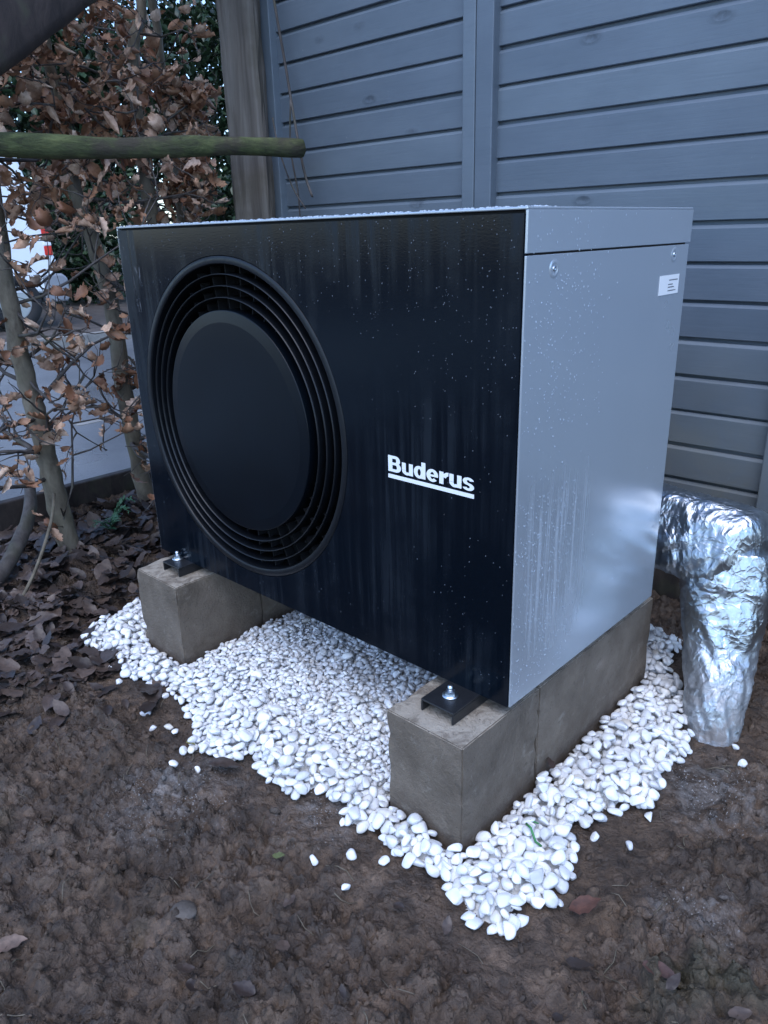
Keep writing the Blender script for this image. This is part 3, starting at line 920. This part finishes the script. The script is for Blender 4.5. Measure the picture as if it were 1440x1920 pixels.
# distance to the outline, by repeated erosion
D = np.zeros(IN.shape); E_ = IN.copy()
for k in range(24):
    D += E_
    E_ = E_ & np.roll(E_, 2, 0) & np.roll(E_, -2, 0) & np.roll(E_, 2, 1) & np.roll(E_, -2, 1)
TGT = ground_h(XX, YY) + .012 + .024*(D/24)
under = (XX > -.93) & (XX < -.18) & (YY > -.12)
TGT[under] += .012*sstep(-.12, .1, YY[under])
core = IN & (D >= 2) & (H < 1)
H0 = np.where(core, np.maximum(H, TGT-.0155), H)
H = H0.copy()
cand = np.argwhere(IN & (YY < .80))
PEBS = []
def deposit(x, y, a, b, c, th, tilt=.14):
    R = a+.001
    i0 = max(0, int((x-R-bx0)/G)); i1 = min(NXg, int((x+R-bx0)/G)+1); j0 = max(0, int((y-R-by0)/G)); j1 = min(NYg, int((y+R-by0)/G)+1)
    X = XX[j0:j1, i0:i1]-x; Y = YY[j0:j1, i0:i1]-y
    ct, s_ = math.cos(th), math.sin(th)
    q = ((X*ct+Y*s_)/a)**2+((-X*s_+Y*ct)/b)**2
    mk = q < .92
    if mk.sum() < 4: return False
    h = H[j0:j1, i0:i1]
    if h[mk].max() > 1: return False
    s = np.sqrt(np.maximum(0, 1-q))
    zc = (h+c*s)[mk].max()
    zl = np.sort((h+c*s)[mk]); zc = .25*zc+.75*zl[int(len(zl)*.62)]
    # lean with the surface below
    A = np.stack([X[mk], Y[mk], np.ones(mk.sum())], 1)
    sol = np.linalg.lstsq(A, h[mk], rcond=None)[0]
    nrm = Vector((-np.clip(sol[0], -.9, .9)*.7+random.gauss(0, tilt), -np.clip(sol[1], -.9, .9)*.7+random.gauss(0, tilt), 1)).normalized()
    new = np.where(mk, zc+c*s*.9, -9)
    H[j0:j1, i0:i1] = np.maximum(h, new)
    Rm = (nrm.to_track_quat('Z', 'Y').to_matrix() @ Matrix.Rotation(th+random.uniform(-.2,.2), 3, 'Z'))
    PEBS.append((x, y, zc, a, b, c, Rm))
    return True
miss = 0
while miss < 900 and len(PEBS) < 10500:
    ks = cand[rng.integers(0, len(cand), 6)]
    sc = [H[j, i]-TGT[j, i] for j, i in ks]
    k = int(np.argmin(sc))
    if sc[k] > 0: miss += 1; continue
    miss = max(0, miss-.5)
    j, i = ks[k]
    x = xs[i]+random.uniform(-.5,.5)*G; y = ys[j]+random.uniform(-.5,.5)*G
    small = (-.93 < x < -.19 and y > -.10)
    a = random.uniform(.0062, .0105) if small else random.uniform(.0095, .0172)
    if not small and x < -.55: a *= .88
    if small and random.random() < .03: a *= 1.6
    if y > .45: a *= .95
    b = a*random.uniform(.58, .95); c = a*random.uniform(.36, .60)
    if not deposit(x, y, a, b, c, random.uniform(0, 6.28)): miss += .25
NB = len(PEBS)
STRAY = [(-.595,-.514,'lone white pebble on bare mud at far left of the picture'),(-.199,-.29,'left of the three white pebbles on mud in front of the spill'),(-.159,-.24,'middle of the three white pebbles on mud in front of the spill'),(-.119,-.292,'lowest of the three white pebbles on mud in front of the spill'),(-.585,-.321,None),(-.551,-.29,None),(-.104,-.213,'white pebble lying just off the front edge of the spill'),(-1.224,-.19,None),(-1.094,-.261,'dirty white pebble among the dark leaves on the left'),(-.968,-.233,None),(-1.04,-.212,None),(-.81,-.255,None),(-.75,-.272,None),(-.722,-.25,None),(-.691,-.251,None),(-.836,-.188,None),(-.624,-.275,None),(-1.345,.034,'white pebble beside the left concrete block, highest in the picture'),(.193,.097,'lone white pebble on the mud right of the spill'),(.137,.079,'tall pointed white pebble at the right edge of the spill'),(.179,.255,None),(.166,.301,None),(.267,.43,'white pebble on the mud right of the foil pipe foot'),(.234,.485,'white pebble beside the tiny one at the foil pipe foot'),(.162,.431,None)]
SZ = []
for x, y, lab in STRAY:
    a = random.uniform(.0095,.0135)
    if deposit(x, y, a, a*random.uniform(.65,.9), a*random.uniform(.5,.7), random.uniform(0, 6.28), .15): SZ.append(lab)
# the ~300 that show largest become objects of their own, the rest one mass
camv = Vector(CAM)
sc_ = []
for i, p in enumerate(PEBS):
    jj = min(NYg-1, int((p[1]-by0)/G)); ii = min(NXg-1, int((p[0]-bx0)/G))
    vis = p[2]+p[5]*.5 > H[jj, ii]-.004
    d_ = (Vector(p[:3])-camv).length
    sc_.append((p[3]*p[4]/d_**2 if vis else 0) + (10 if i >= NB else 0))
order = np.argsort(sc_)[::-1]
TOP = set(order[:300].tolist())
for i in range(len(PEBS)):
    if i not in TOP: continue
    x, y, z, a, b, c, Rm = PEBS[i]
    o = link('pebble', TPM[i % 10], PEB, None, (x, y, z), Rm.to_euler(), (a, b, c))
    lab = SZ[i-NB] if i >= NB else None
    if lab: tag(o, lab, 'pebble', 'stray pebbles on the mud')
    elif i >= NB:
        if x < -.5: tag(o, 'loose white pebble strewn on dark mud along the left front edge', 'pebble', 'stray pebbles along the left edge')
        else: tag(o, 'loose white pebble on mud near the foil pipe foot', 'pebble', 'stray pebbles by the pipe')
    elif x > -.02 and y > -.06: tag(o, 'smooth white pebble in the strip right of the concrete blocks', 'pebble', 'pebbles right of the blocks')
    elif x > -.02: tag(o, 'smooth white pebble in the pointed tip before the right block', 'pebble', 'pebbles in the front tip')
    elif x > -.35: tag(o, 'smooth white pebble along the front edge by the right block', 'pebble', 'pebbles before the right block')
    else: tag(o, 'smooth white pebble in the spill between and before the blocks', 'pebble', 'pebbles between the blocks')
V = []; F = []; nb = 0
cm = core[:-1,:-1] & core[1:,:-1] & core[:-1,1:] & core[1:,1:]      # added pale sheet filling the bed below the top stones
gi = np.arange(NXg*NYg).reshape(NYg, NXg)
qd = np.stack([gi[:-1,:-1][cm], gi[:-1,1:][cm], gi[1:,1:][cm], gi[1:,:-1][cm]], -1)
TT = []
us, inv = np.unique(qd, return_inverse=True); inv = inv.reshape(-1, 4)
V.append(np.stack([XX, YY, H0-.0015+.0012*vn(XX*220, YY*220, 3)], -1).reshape(-1, 3)[us]); nb = len(us)
F.append(np.concatenate([inv[:,[0,1,2]], inv[:,[0,2,3]]])); TT.append(np.tile([.1,0,0,1], (nb, 1)))
for i, (x, y, z, a, b, c, Rm) in enumerate(PEBS):
    if i in TOP: continue
    tv, tf = TP[i % 10]
    V.append((tv*np.array([a, b, c])) @ np.array(Rm).T + np.array([x, y, z])); F.append(tf+nb); nb += len(tv); TT.append(np.tile([random.random(),0,0,1], (len(tv), 1)))
o = link('pebble_bed', npmesh('pebble_bed', np.concatenate(V), np.concatenate(F), True, np.concatenate(TT)), PEB)
tag(o, 'bed of small white pebbles under and around the heat pump', 'pebbles', None, 'stuff')

# ------------------------------------------------------------------ leaves
def leaf_template(L, W, curl, fold, seed, rows=8, ser=1.):
    r = random.Random(seed); v = []; f = []
    ang = 0; px = 0; pz = 0
    for i in range(rows+1):
        q = i/rows
        wd = W*.5*(math.sin(math.pi*min(1, (q*.95+.05)**.85))**.9)*(1 if q < .99 else .05)*(1+(.05 if i % 2 else -.04)*ser)
        tw = r.uniform(-.3,.3)*W
        pl = (.12 if i % 2 else -.08)*W*ser
        for s_ in (-1, -.5, 0, .5, 1):
            v.append((px, s_*wd*math.cos(fold), pz + abs(s_)*wd*math.sin(fold) + pl*(abs(s_)) + (tw*.25*s_)))
        ang += curl/rows*(1+r.uniform(-.4,.4)); px += L/rows*math.cos(ang); pz += L/rows*math.sin(ang)
    for i in range(rows):
        for k in range(4): f.append((i*5+k, i*5+k+1, (i+1)*5+k+1, (i+1)*5+k))
    return np.array(v), np.array(f)
LT = [leaf_template(1., random.uniform(.48,.68), random.choice((-1,1,1))*random.uniform(.6,2.9), random.uniform(.15,1.15), 50+i) for i in range(14)]
FLAT = [leaf_template(1., random.uniform(.45,.68), random.choice((-1,1))*random.uniform(.1,.7), random.uniform(.0,.3), 80+i, 8, .35) for i in range(10)]
def leaf_obj_meshes(T, mat, name):
    r = []
    for i, (v, f) in enumerate(T):
        me = npmesh(name, v, f, True, np.tile([(i*.37) % 1, 0, 0, 1], (len(v), 1))); me.materials.append(mat); r.append(me)
    return r
LM = leaf_obj_meshes(LT, LEAF, 'leaf')
def leaf_mass(name, items, T, mat, parent=None, tints=None):
    """items: (pos, 3x3 rotation, size, template index)"""
    V = []; F = []; TN = []; nb = 0
    off = np.array(parent.location) if parent is not None else np.zeros(3)
    for (p, R, s, k) in items:
        tv, tf = T[k % len(T)]
        V.append((tv*s) @ np.array(R).T + np.array(p) - off); F.append(tf+nb); nb += len(tv)
        TN.append(np.tile([random.random(), 0, 0, 1], (len(tv), 1)))
    o = link(name, npmesh(name, np.concatenate(V), np.concatenate(F), True, np.concatenate(TN)), mat)
    if parent is not None: o.parent = parent
    o['kind'] = 'stuff'
    return o
def frame_from(d, roll):
    d = d.normalized(); a = d.cross(Vector((0,0,1)))
    if a.length < .05: a = Vector((1,0,0))
    a.normalize(); b = a.cross(d)
    q = Matrix.Rotation(roll, 3, d)
    return Matrix((d, q @ a, q @ b)).transposed()

# ------------------------------------------------------------------ beech hedge stems
def catmull(pts, n):
    pts = [Vector(p) for p in pts]; out = []
    for i in range(len(pts)-1):
        p0 = pts[max(i-1,0)]; p1 = pts[i]; p2 = pts[i+1]; p3 = pts[min(i+2, len(pts)-1)]
        for k in range(n):
            t_ = k/n
            out.append(.5*((2*p1)+(p2-p0)*t_+(2*p0-5*p1+4*p2-p3)*t_*t_+(3*p1-p0-3*p2+p3)*t_**3))
    return out+[pts[-1]]
def dens(p):
    """how leafy the hedge is at a point: thick above the rail, thin near the ground"""
    z = p.z
    return .25 + .19*sstep(.95, 1.35, np.array(z)) + .20*float(sstep(.3, .8, np.array(p.y)))
def hedge_stem(spine, r0, r1, label, n_twig, zmin, dim=1.):
    t = empty('beech_stem', (spine[0][0], spine[0][1], 0), label, 'tree', 'beech hedge stems')
    S = catmull(spine, 7)
    mb = MB()
    rad = [r0+(r1-r0)*(i/(len(S)-1))**.8 for i in range(len(S))]
    rad[0] *= 1.25
    S2 = [p+Vector((random.uniform(-.004,.004), random.uniform(-.004,.004), 0)) for p in S]
    mb.tube(S2, [r*(1+random.uniform(-.07,.07)) for r in rad], 10, True, .05)
    mb.build('trunk', BARK, t, True)
    tw = MB(); leaves = []
    zs = [p.z for p in S]
    def branch(p0, d, L, r, depth):
        n = 6; pts = [p0]; dd = d.normalized()
        for i in range(n):
            dd = (dd+Vector((random.gauss(0,.24), random.gauss(0,.24), random.gauss(.04,.20)))).normalized()
            q = pts[-1]+dd*(L/n)
            if q.x < -2.30: dd.x = abs(dd.x); q = pts[-1]+dd*(L/n)
            if q.x > -1.50: dd.x = -abs(dd.x); q = pts[-1]+dd*(L/n)
            if q.y > .98: dd.y = -abs(dd.y); q = pts[-1]+dd*(L/n)
            if q.x > -1.72 and q.z > 1.18: dd.x = -abs(dd.x); q = pts[-1]+dd*(L/n)
            if q.y > .735*(.6-q.x)-.93: dd.y = -abs(dd.y); dd.x = -abs(dd.x); q = pts[-1]+dd*(L/n)
            if q.z < .12: dd.z = abs(dd.z); q = pts[-1]+dd*(L/n)
            if q.x > -1.30+.0 and q.z < 1.2: dd.x = -abs(dd.x); q = pts[-1]+dd*(L/n)
            pts.append(q)
        tw.tube(pts, [r*(1-.75*i/n) for i in range(n+1)], 5 if depth == 0 else 4, True)
        if depth < 2:
            for i in range(1, n+1):
                if random.random() < (.62 if depth == 0 else .30):
                    sd_ = Vector((random.gauss(0,1), random.gauss(0,1), random.gauss(-.05,.6)))
                    branch(pts[i], sd_ + (pts[i]-pts[i-1]).normalized()*.9, L*random.uniform(.30,.6), r*.55, depth+1)
        for i in range(2 if depth == 0 else 1, n+1):
            if pts[i].y > .715*(.6-pts[i].x)-.93 or (pts[i].x > -1.70 and pts[i].z > 1.30 and pts[i].y < .45): continue
            kk = dens(pts[i])*dim
            cnt = int(kk*(.55 if depth == 0 else 1.15)+random.random())
            for _ in range(cnt):
                dl = ((pts[i]-pts[i-1]).normalized()*.6+Vector((random.gauss(0,.7), random.gauss(0,.7), random.gauss(-.65,.5))))
                leaves.append((pts[i]+Vector((random.gauss(0,.006),)*3), frame_from(dl, random.uniform(-1.5,1.5)), random.uniform(.036,.078), random.randrange(14)))
    for k in range(n_twig):
        i = random.randrange(3, len(S)-1)
        if S[i].z < zmin: continue
        if random.random() > .35+.65*dens(S[i])/1.6: continue
        branch(S[i], Vector((random.gauss(.25,.6), random.gauss(0,1), random.gauss(.12,.4))), random.uniform(.25,.62), rad[i]*random.uniform(.16,.34), 0)
    tw.build('twigs', TWIG, t, True)['kind'] = 'stuff'
    leaves.sort(key=lambda q: (Vector(q[0])-camv).length/q[2] if (q[0].z < 1.95 and q[0].y > -.35) else 999)
    for p, R, s, k in leaves[:300]:
        link('leaf', LM[k], LEAF, t, p, R.to_euler(), (s, s, s))
    if len(leaves) > 300: leaf_mass('foliage', leaves[300:], LT, LEAF, t)
    return len(leaves)
n1 = hedge_stem([(-1.79,.05,-.03),(-1.80,.036,.234),(-1.80,.027,.47),(-1.80,.008,.674),(-1.80,.0,.983),(-1.81,-.05,1.304),(-1.84,-.10,1.65),(-1.86,-.12,2.2)], .040, .016, 'leaning grey beech stem at the left edge, nearest the camera', 75, .2)
n2 = hedge_stem([(-2.0,.468,-.03),(-2.0,.439,.358),(-2.0,.430,.824),(-2.0,.39,1.054),(-2.0,.362,1.22),(-2.0,.363,1.423),(-2.0,.343,1.6),(-2.02,.33,2.3)], .036, .014, 'slim grey beech stem rising just left of the black panel', 60, .25)
n3 = hedge_stem([(-1.95,.70,-.03),(-1.95,.67,.45),(-1.95,.657,.731),(-1.95,.611,1.103),(-1.95,.597,1.323),(-1.95,.603,1.438),(-1.95,.621,1.627),(-1.95,.67,1.755),(-1.96,.70,2.3)], .034, .014, 'beech stem behind the top left corner of the heat pump', 46, .6)
n4 = hedge_stem([(-2.10,.86,-.03),(-2.08,.84,.5),(-2.08,.82,1.0),(-2.06,.80,1.35),(-2.05,.78,1.7),(-2.05,.76,2.3)], .028, .012, 'thin beech stem among dense leaves next to the grey post', 40, .6)
n5 = hedge_stem([(-2.12,.18,-.03),(-2.12,.15,.5),(-2.10,.14,1.0),(-2.08,.16,1.35),(-2.05,.2,1.7),(-2.05,.22,2.3)], .024, .010, 'thin dark beech stem between the two leaning stems', 60, .4)
print('leaves', n1, n2, n3, n4, n5, 'pebbles', len(PEBS))

# thin dead climber hanging on the fence by the post
mb = MB()
mb.tube(catmull([(-1.71,1.0,2.1),(-1.66,.985,1.8),(-1.62,.99,1.55),(-1.585,.985,1.38),(-1.545,.98,1.22),(-1.50,.97,1.14)], 5), .0045, 5)
mb.tube(catmull([(-1.60,.985,1.45),(-1.61,.98,1.30),(-1.59,.985,1.15),(-1.585,.98,1.0)], 5), .003, 4)
mb.tube(catmull([(-1.66,.95,1.40),(-1.60,.92,1.29),(-1.52,.90,1.17),(-1.46,.90,1.10)], 4), .0025, 4)
o = mb.build('dead_climber', TWIG, None, True); tag(o, 'thin dead vine stems hanging on the blue-grey fence above the rail end', 'vine')

# ------------------------------------------------------------------ foot of the hedge
t = empty('edging_board', (-2.17, .3, 0), 'rotten dark timber edging board at the foot of the hedge', 'board')
mb = MB(); mb.box(-2.19, -2.15, -.9, 1.0, -.2, .145); bevel(mb.build('plank', EDGEM, t), .006)
mb = MB(); mb.tube(catmull([(-1.60,-.40,.02),(-1.72,-.20,.07),(-1.86,-.04,.17),(-1.98,.03,.26)], 6), [.030-.0007*i for i in range(19)], 9, True, .08)
tag(mb.build('fallen_branch', TWIG, None, True), 'thick dark broken branch lying at the left edge below the leaning stem', 'branch')
mb = MB(); mb.tube(catmull([(-1.53,-.24,.03),(-1.60,-.14,.10),(-1.68,-.04,.20),(-1.72,.0,.27)], 5), .0055, 5)
tag(mb.build('stick', BARK, None, True), 'thin pale stick leaning beside the broken branch', 'stick')
# fern sprig
t = empty('fern_sprig', (-1.80, .20, gz(-1.80, .20)), 'small green fern sprig among the brown leaves', 'fern')
for k in range(4):
    a = -1.0+k*.75+random.uniform(-.2,.2); L = random.uniform(.09,.13); its = []; pts = []
    for i in range(9):
        q = i/8; p = Vector((-1.80+math.cos(a)*L*q*.9, .20+math.sin(a)*L*q*.9, .06+.09*math.sin(q*2.0)*(.6+.2*k)))
        pts.append(p)
        if i:
            d = (pts[i]-pts[i-1]).normalized(); s_ = d.cross(Vector((0,0,1))).normalized()
            for sg in (-1, 1): its.append((p, frame_from(s_*sg+d*.5, .2), .042*(1.1-q*.75), random.randrange(10)))
    mb = MB(); mb.tube(pts, .0015, 4); o = mb.build('frond', FERN, t, True)
    lf = leaf_mass('frond_leaflets', its, [(v*np.array([1,.55,1]), f) for v, f in FLAT], FERN, t); lf.parent = t
# leaf litter
items = []
def litter(n, xr, yr, size, lift, keep=None):
    for _ in range(n):
        x = random.uniform(*xr); y = random.uniform(*yr)
        if keep and not keep(x, y): continue
        if inside(np.array([x]), np.array([y]), PEB_POLY)[0]: continue
        s = random.uniform(*size)
        nrm = Vector((random.gauss(0, lift), random.gauss(0, lift), 1)).normalized()
        R = nrm.to_track_quat('Z', 'Y').to_matrix() @ Matrix.Rotation(random.uniform(0, 6.28), 3, 'Z')
        items.append((Vector((x, y, gz(x, y)+.012+random.random()*.014*(lift > .2))), R, s, random.randrange(10)))
litter(1500, (-2.12,-1.12), (-.62,.95), (.045,.085), .30, lambda x, y: random.random() < .25+.75*float(sstep(-1.15,-1.75,np.array(x+.35*min(0,y)))))
litter(1500, (-1.6,-.45), (-.80,-.10), (.035,.080), .13, lambda x, y: random.random() < .9*float(sstep(-.62,-1.25,np.array(x-y*.35)))*(.35+.65*(vn(x*4, y*4, 77) > -.1)))
litter(60, (-.3,.6), (-.8,.7), (.02,.04), .10, lambda x, y: x > .2 or y < -.25)
o = leaf_mass('leaf_litter', items, FLAT, LITTER); tag(o, 'wet brown leaf litter on the ground by the hedge', 'leaves')
# crumbs of soil
bm = bmesh.new(); bmesh.ops.create_icosphere(bm, subdivisions=1, radius=1)
cv = np.array([q.co[:] for q in bm.verts]); cf = np.array([[l.index for l in q.verts] for q in bm.faces]); bm.free()
NC = 24000
qx = rng.uniform(-1.7, .62, NC); qy = rng.uniform(-.93, .95, NC)
ok = ~inside(qx, qy, PEB_POLY) & (vn(qx*5, qy*5, 31) > rng.uniform(-.8, .6, NC))
qx = qx[ok]; qy = qy[ok]; NC = len(qx)
qs = rng.choice([.0014,.0018,.0024,.003,.004,.006,.009], NC, p=[.22,.22,.2,.16,.1,.07,.03])*rng.uniform(.7, 1.25, NC)
qz = ground_h(qx, qy) + qs*.15
ax = rng.normal(size=(NC, 4)); ax /= np.linalg.norm(ax, axis=1)[:,None]; w_, x_, y_, z_ = ax.T
RM = np.stack([1-2*(y_*y_+z_*z_), 2*(x_*y_-z_*w_), 2*(x_*z_+y_*w_), 2*(x_*y_+z_*w_), 1-2*(x_*x_+z_*z_), 2*(y_*z_-x_*w_), 2*(x_*z_-y_*w_), 2*(y_*z_+x_*w_), 1-2*(x_*x_+y_*y_)], -1).reshape(-1, 3, 3)
VV = cv[None]*(1+rng.uniform(-.35, .35, (NC, len(cv), 1)))*np.array([1.35, 1., .6])*qs[:,None,None]
VV = np.einsum('nij,nkj->nki', RM, VV) + np.stack([qx, qy, qz], -1)[:,None,:]
V = [VV.reshape(-1, 3)]; F = [(cf[None] + (np.arange(NC)*len(cv))[:,None,None]).reshape(-1, 3)]
o = link('soil_crumbs', npmesh('soil_crumbs', np.concatenate(V), np.concatenate(F), False), MUD); tag(o, 'loose crumbs of dark wet soil', 'soil', None, 'stuff')
# bits of straw and rootlets
mb = MB()
for _ in range(170):
    x = random.uniform(-1.3,.55); y = random.uniform(-.9,.6)
    if inside(np.array([x]), np.array([y]), PEB_POLY)[0]: continue
    a = random.uniform(0, 6.28); L = random.uniform(.015,.06); pts = []
    for i in range(4):
        q = i/3; xx = x+math.cos(a+.5*q)*L*q; yy = y+math.sin(a+.5*q)*L*q; pts.append((xx, yy, gz(xx, yy)+.003))
    mb.tube(pts, random.uniform(.0005,.0011), 4)
o = mb.build('straw_bits', BARK, None, True); tag(o, 'short bits of straw and root trodden into the mud', 'straw', None, 'stuff')

# single leaves and scraps worth naming
def ground_leaf(x, y, size, color, rough, label, yaw=0., k=0, cat='leaf', z=None):
    v, f = FLAT[k]; me = npmesh('fallen_leaf', v, f, True)
    mt = m_plain('leaf_colour', color, rough, 0., None, 90, .2, .4)
    me.materials.append(mt)
    o = link('fallen_leaf', me, mt, None, (x, y, (gz(x, y) if z is None else z)+.017), (random.uniform(-.1,.1), random.uniform(-.12,.05), yaw), (size, size*.9, size))
    return tag(o, label, cat)
ground_leaf(-.53, -.275, .075, (.050,.036,.030), .4, 'large dark wet leaf lying at the left front edge of the pebbles', .75, 1)
ground_leaf(.185, -.095, .055, (.085,.036,.024), .6, 'rusty red leaf trodden into the mud right of the pebble tip', .7, 2)
ground_leaf(.315, -.115, .048, (.075,.040,.032), .5, 'reddish brown leaf near the bottom right corner', .1, 3)
ground_leaf(-.455, -.735, .055, (.13,.085,.062), .6, 'pale brown leaf cut by the left picture edge, near the bottom', 1.0, 4)
ground_leaf(-.255, -.335, .026, (.10,.115,.045), .5, 'small yellow-green leaf in the mud before the pebbles', .4, 5)
ground_leaf(-.63, -.262, .022, (.22,.20,.06), .5, 'tiny yellowish leaf at the left front edge of the pebbles', .4, 6)
V_, F_ = peb_template(2, 777)
me = npmesh('stone', V_, F_); o = link('stone', me, m_plain('dark_grey_stone', (.072,.060,.050), .6, 0., None, 60, .3, .4), None, (-.285, -.50, gz(-.285,-.50)-.002), (.1,.0,.6), (.026,.020,.010))
tag(o, 'flat dark grey stone pressed into the mud at lower left', 'stone')
def H_at(x, y): return float(H[int((y-by0)/G), int((x-bx0)/G)])
mb = MB(); mb.tube([(.052,-.014,H_at(.052,-.014)+.004),(.066,-.022,H_at(.066,-.022)+.007),(.080,-.027,H_at(.080,-.027)+.005),(.090,-.024,H_at(.090,-.024)+.003)], .0022, 5)
mb.tube([(.050,.0,H_at(.05,0)+.004),(.062,.010,H_at(.062,.010)+.005)], .0016, 5)
tag(mb.build('grass_blade', m_plain('fresh_grass', (.04,.20,.06), .5), None, True), 'bright green grass blade lying on the white pebbles', 'grass blade')
for x, y, s, lab in ((.005,.150,.013,'dark brown leaf scrap on the pebbles beside the block joint'),(.06,.02,.008,'small brown scrap on the pebbles above the green blade')):
    me = npmesh('leaf_scrap', *FLAT[7]); o = link('leaf_scrap', me, m_plain('brown_scrap', (.035,.018,.012), .5), None, (x, y, H_at(x, y)+.004), (.6,-.5,random.uniform(0,6)), (s*2, s*2.4, s*2)); tag(o, lab, 'leaf')

# ------------------------------------------------------------------ across the road: van and evergreens
VAN = empty('parked_van', (-9.9, 1.6, -.005), 'white van parked across the road, seen through the hedge', 'van')
prof = [(3.52,.42),(3.58,.80),(3.50,1.0),(3.42,1.55),(3.30,2.0),(3.15,2.14),(-.2,2.16),(-.75,1.95),(-1.35,1.25),(-2.1,1.02),(-2.3,.75),(-2.3,.38)]
def extr(name, pr_, x0, x1, mat, bv):
    n = len(pr_); mb = MB()
    mb.add([(x0, y, z) for y, z in pr_]+[(x1, y, z) for y, z in pr_], [tuple(range(n)), tuple(range(2*n-1, n-1, -1))]+[(k, n+k, n+(k+1)%n, (k+1)%n) for k in range(n)])
    o = mb.build(name, mat, VAN)
    bm = bmesh.new(); bm.from_mesh(o.data); bmesh.ops.recalc_face_normals(bm, faces=bm.faces[:]); bm.to_mesh(o.data); bm.free()
    if bv: bevel(o, bv, 3)
    return o
extr('body', prof, -11.0, -9.2, VANW, .05)
extr('bumper', [(3.36,.30),(3.64,.30),(3.68,.36),(3.68,.58),(3.62,.64),(3.36,.64)], -10.98, -9.185, VANG, .03)
extr('sill', [(-1.0,.26),(2.6,.26),(2.6,.40),(-1.0,.40)], -10.95, -9.19, VANG, .02)
for y0, y1 in ((.55,1.75),(-.65,.40)):
    part('window', GLASS, [(-9.205, -9.192, y0, y1, 1.25, 1.85)], .004, VAN)
for z0, z1, mt in ((.86,.97,RED),(.972,1.06,WHITEP),(1.062,1.17,RED)):
    part('tail_light', mt, [(-9.30, -9.185, 3.44, 3.535, z0, z1)], .01, VAN)
for wy in (2.98, -1.45):
    for wx, sg in ((-9.215, 1), (-10.985, -1)):
        N = 32; mb = MB(); ring = [(.20,.0),(.31,.0),(.335,.03),(.335,.19),(.31,.22),(.20,.22)]; n = len(ring)
        v = [(wx-sg*d_+sg*.02, wy+r*math.cos(2*math.pi*k/N), .33+r*math.sin(2*math.pi*k/N)) for k in range(N) for r, d_ in ring]
        f = [(k*n+i, k*n+(i+1)%n, ((k+1)%N)*n+(i+1)%n, ((k+1)%N)*n+i) for k in range(N) for i in range(n)]
        mb.add(v, f); tyre = mb.build('wheel', TYRE, VAN, True)
        mb = MB(); v = [(wx+sg*.0, wy+r*math.cos(2*math.pi*k/N), .33+r*math.sin(2*math.pi*k/N)) for r in (.2,.06) for k in range(N)]
        mb.add(v, [(k, (k+1)%N, N+(k+1)%N, N+k) for k in range(N)]+[tuple(range(N, 2*N))]); mb.build('rim', RIMM, tyre, True)
QT = [leaf_template(1., .55, .5, .3, 200+i, 3) for i in range(5)]
def bush(cx, cy, rx, ry, h, n, label, cat='bush', size=(.09,.16)):
    t = empty('evergreen_bush', (cx, cy, -.01), label, cat, 'evergreens across the road')
    mb = MB()
    for k in range(5):
        a = random.uniform(0, 6.28); mb.tube(catmull([(cx, cy, -.05),(cx+.15*math.cos(a)*rx, cy+.15*math.sin(a)*ry, h*.3),(cx+.5*math.cos(a)*rx, cy+.5*math.sin(a)*ry, h*.75)], 4), [.07-.005*i for i in range(9)], 6)
    mb.build('trunk', TWIG, t, True)
    cl = [(random.gauss(0,.45), random.gauss(0,.45), random.random()) for _ in range(60)]
    its = []
    for i in range(n):
        c0 = random.choice(cl); rr = .26
        p = Vector((c0[0]+random.gauss(0,rr), c0[1]+random.gauss(0,rr), c0[2]*.95+.05+random.gauss(0,.07)))
        if p.z < .02: p.z = abs(p.z)+.02
        q = Vector((cx+p.x*rx, cy+p.y*ry, p.z*h))
        its.append((q, frame_from(Vector((random.gauss(.3,.7), random.gauss(0,.7), random.gauss(-.1,.6))), random.uniform(-1,1)), random.uniform(*size), random.randrange(5)))
    leaf_mass('crown', its, QT, GREEN, t)
bush(-12.6, 5.6, .9, .9, 2.0, 5200, 'rounded green bush across the road right of the white van')
bush(-13.6, 2.6, 1.3, 1.6, 5.6, 9000, 'tall dark evergreen standing behind the white van', 'tree', (.14,.24))
bush(-13.8, 6.2, 1.3, 1.5, 5.8, 9000, 'tall dark evergreen behind the low green bush', 'tree', (.14,.24))
bush(-13.4, 9.2, 1.4, 1.6, 5.4, 9000, 'tall evergreen farthest right across the road', 'tree', (.14,.24))
bush(-14.0, -.6, 1.3, 1.7, 5.5, 6000, 'tall evergreen at the left picture edge across the road', 'tree', (.14,.24))
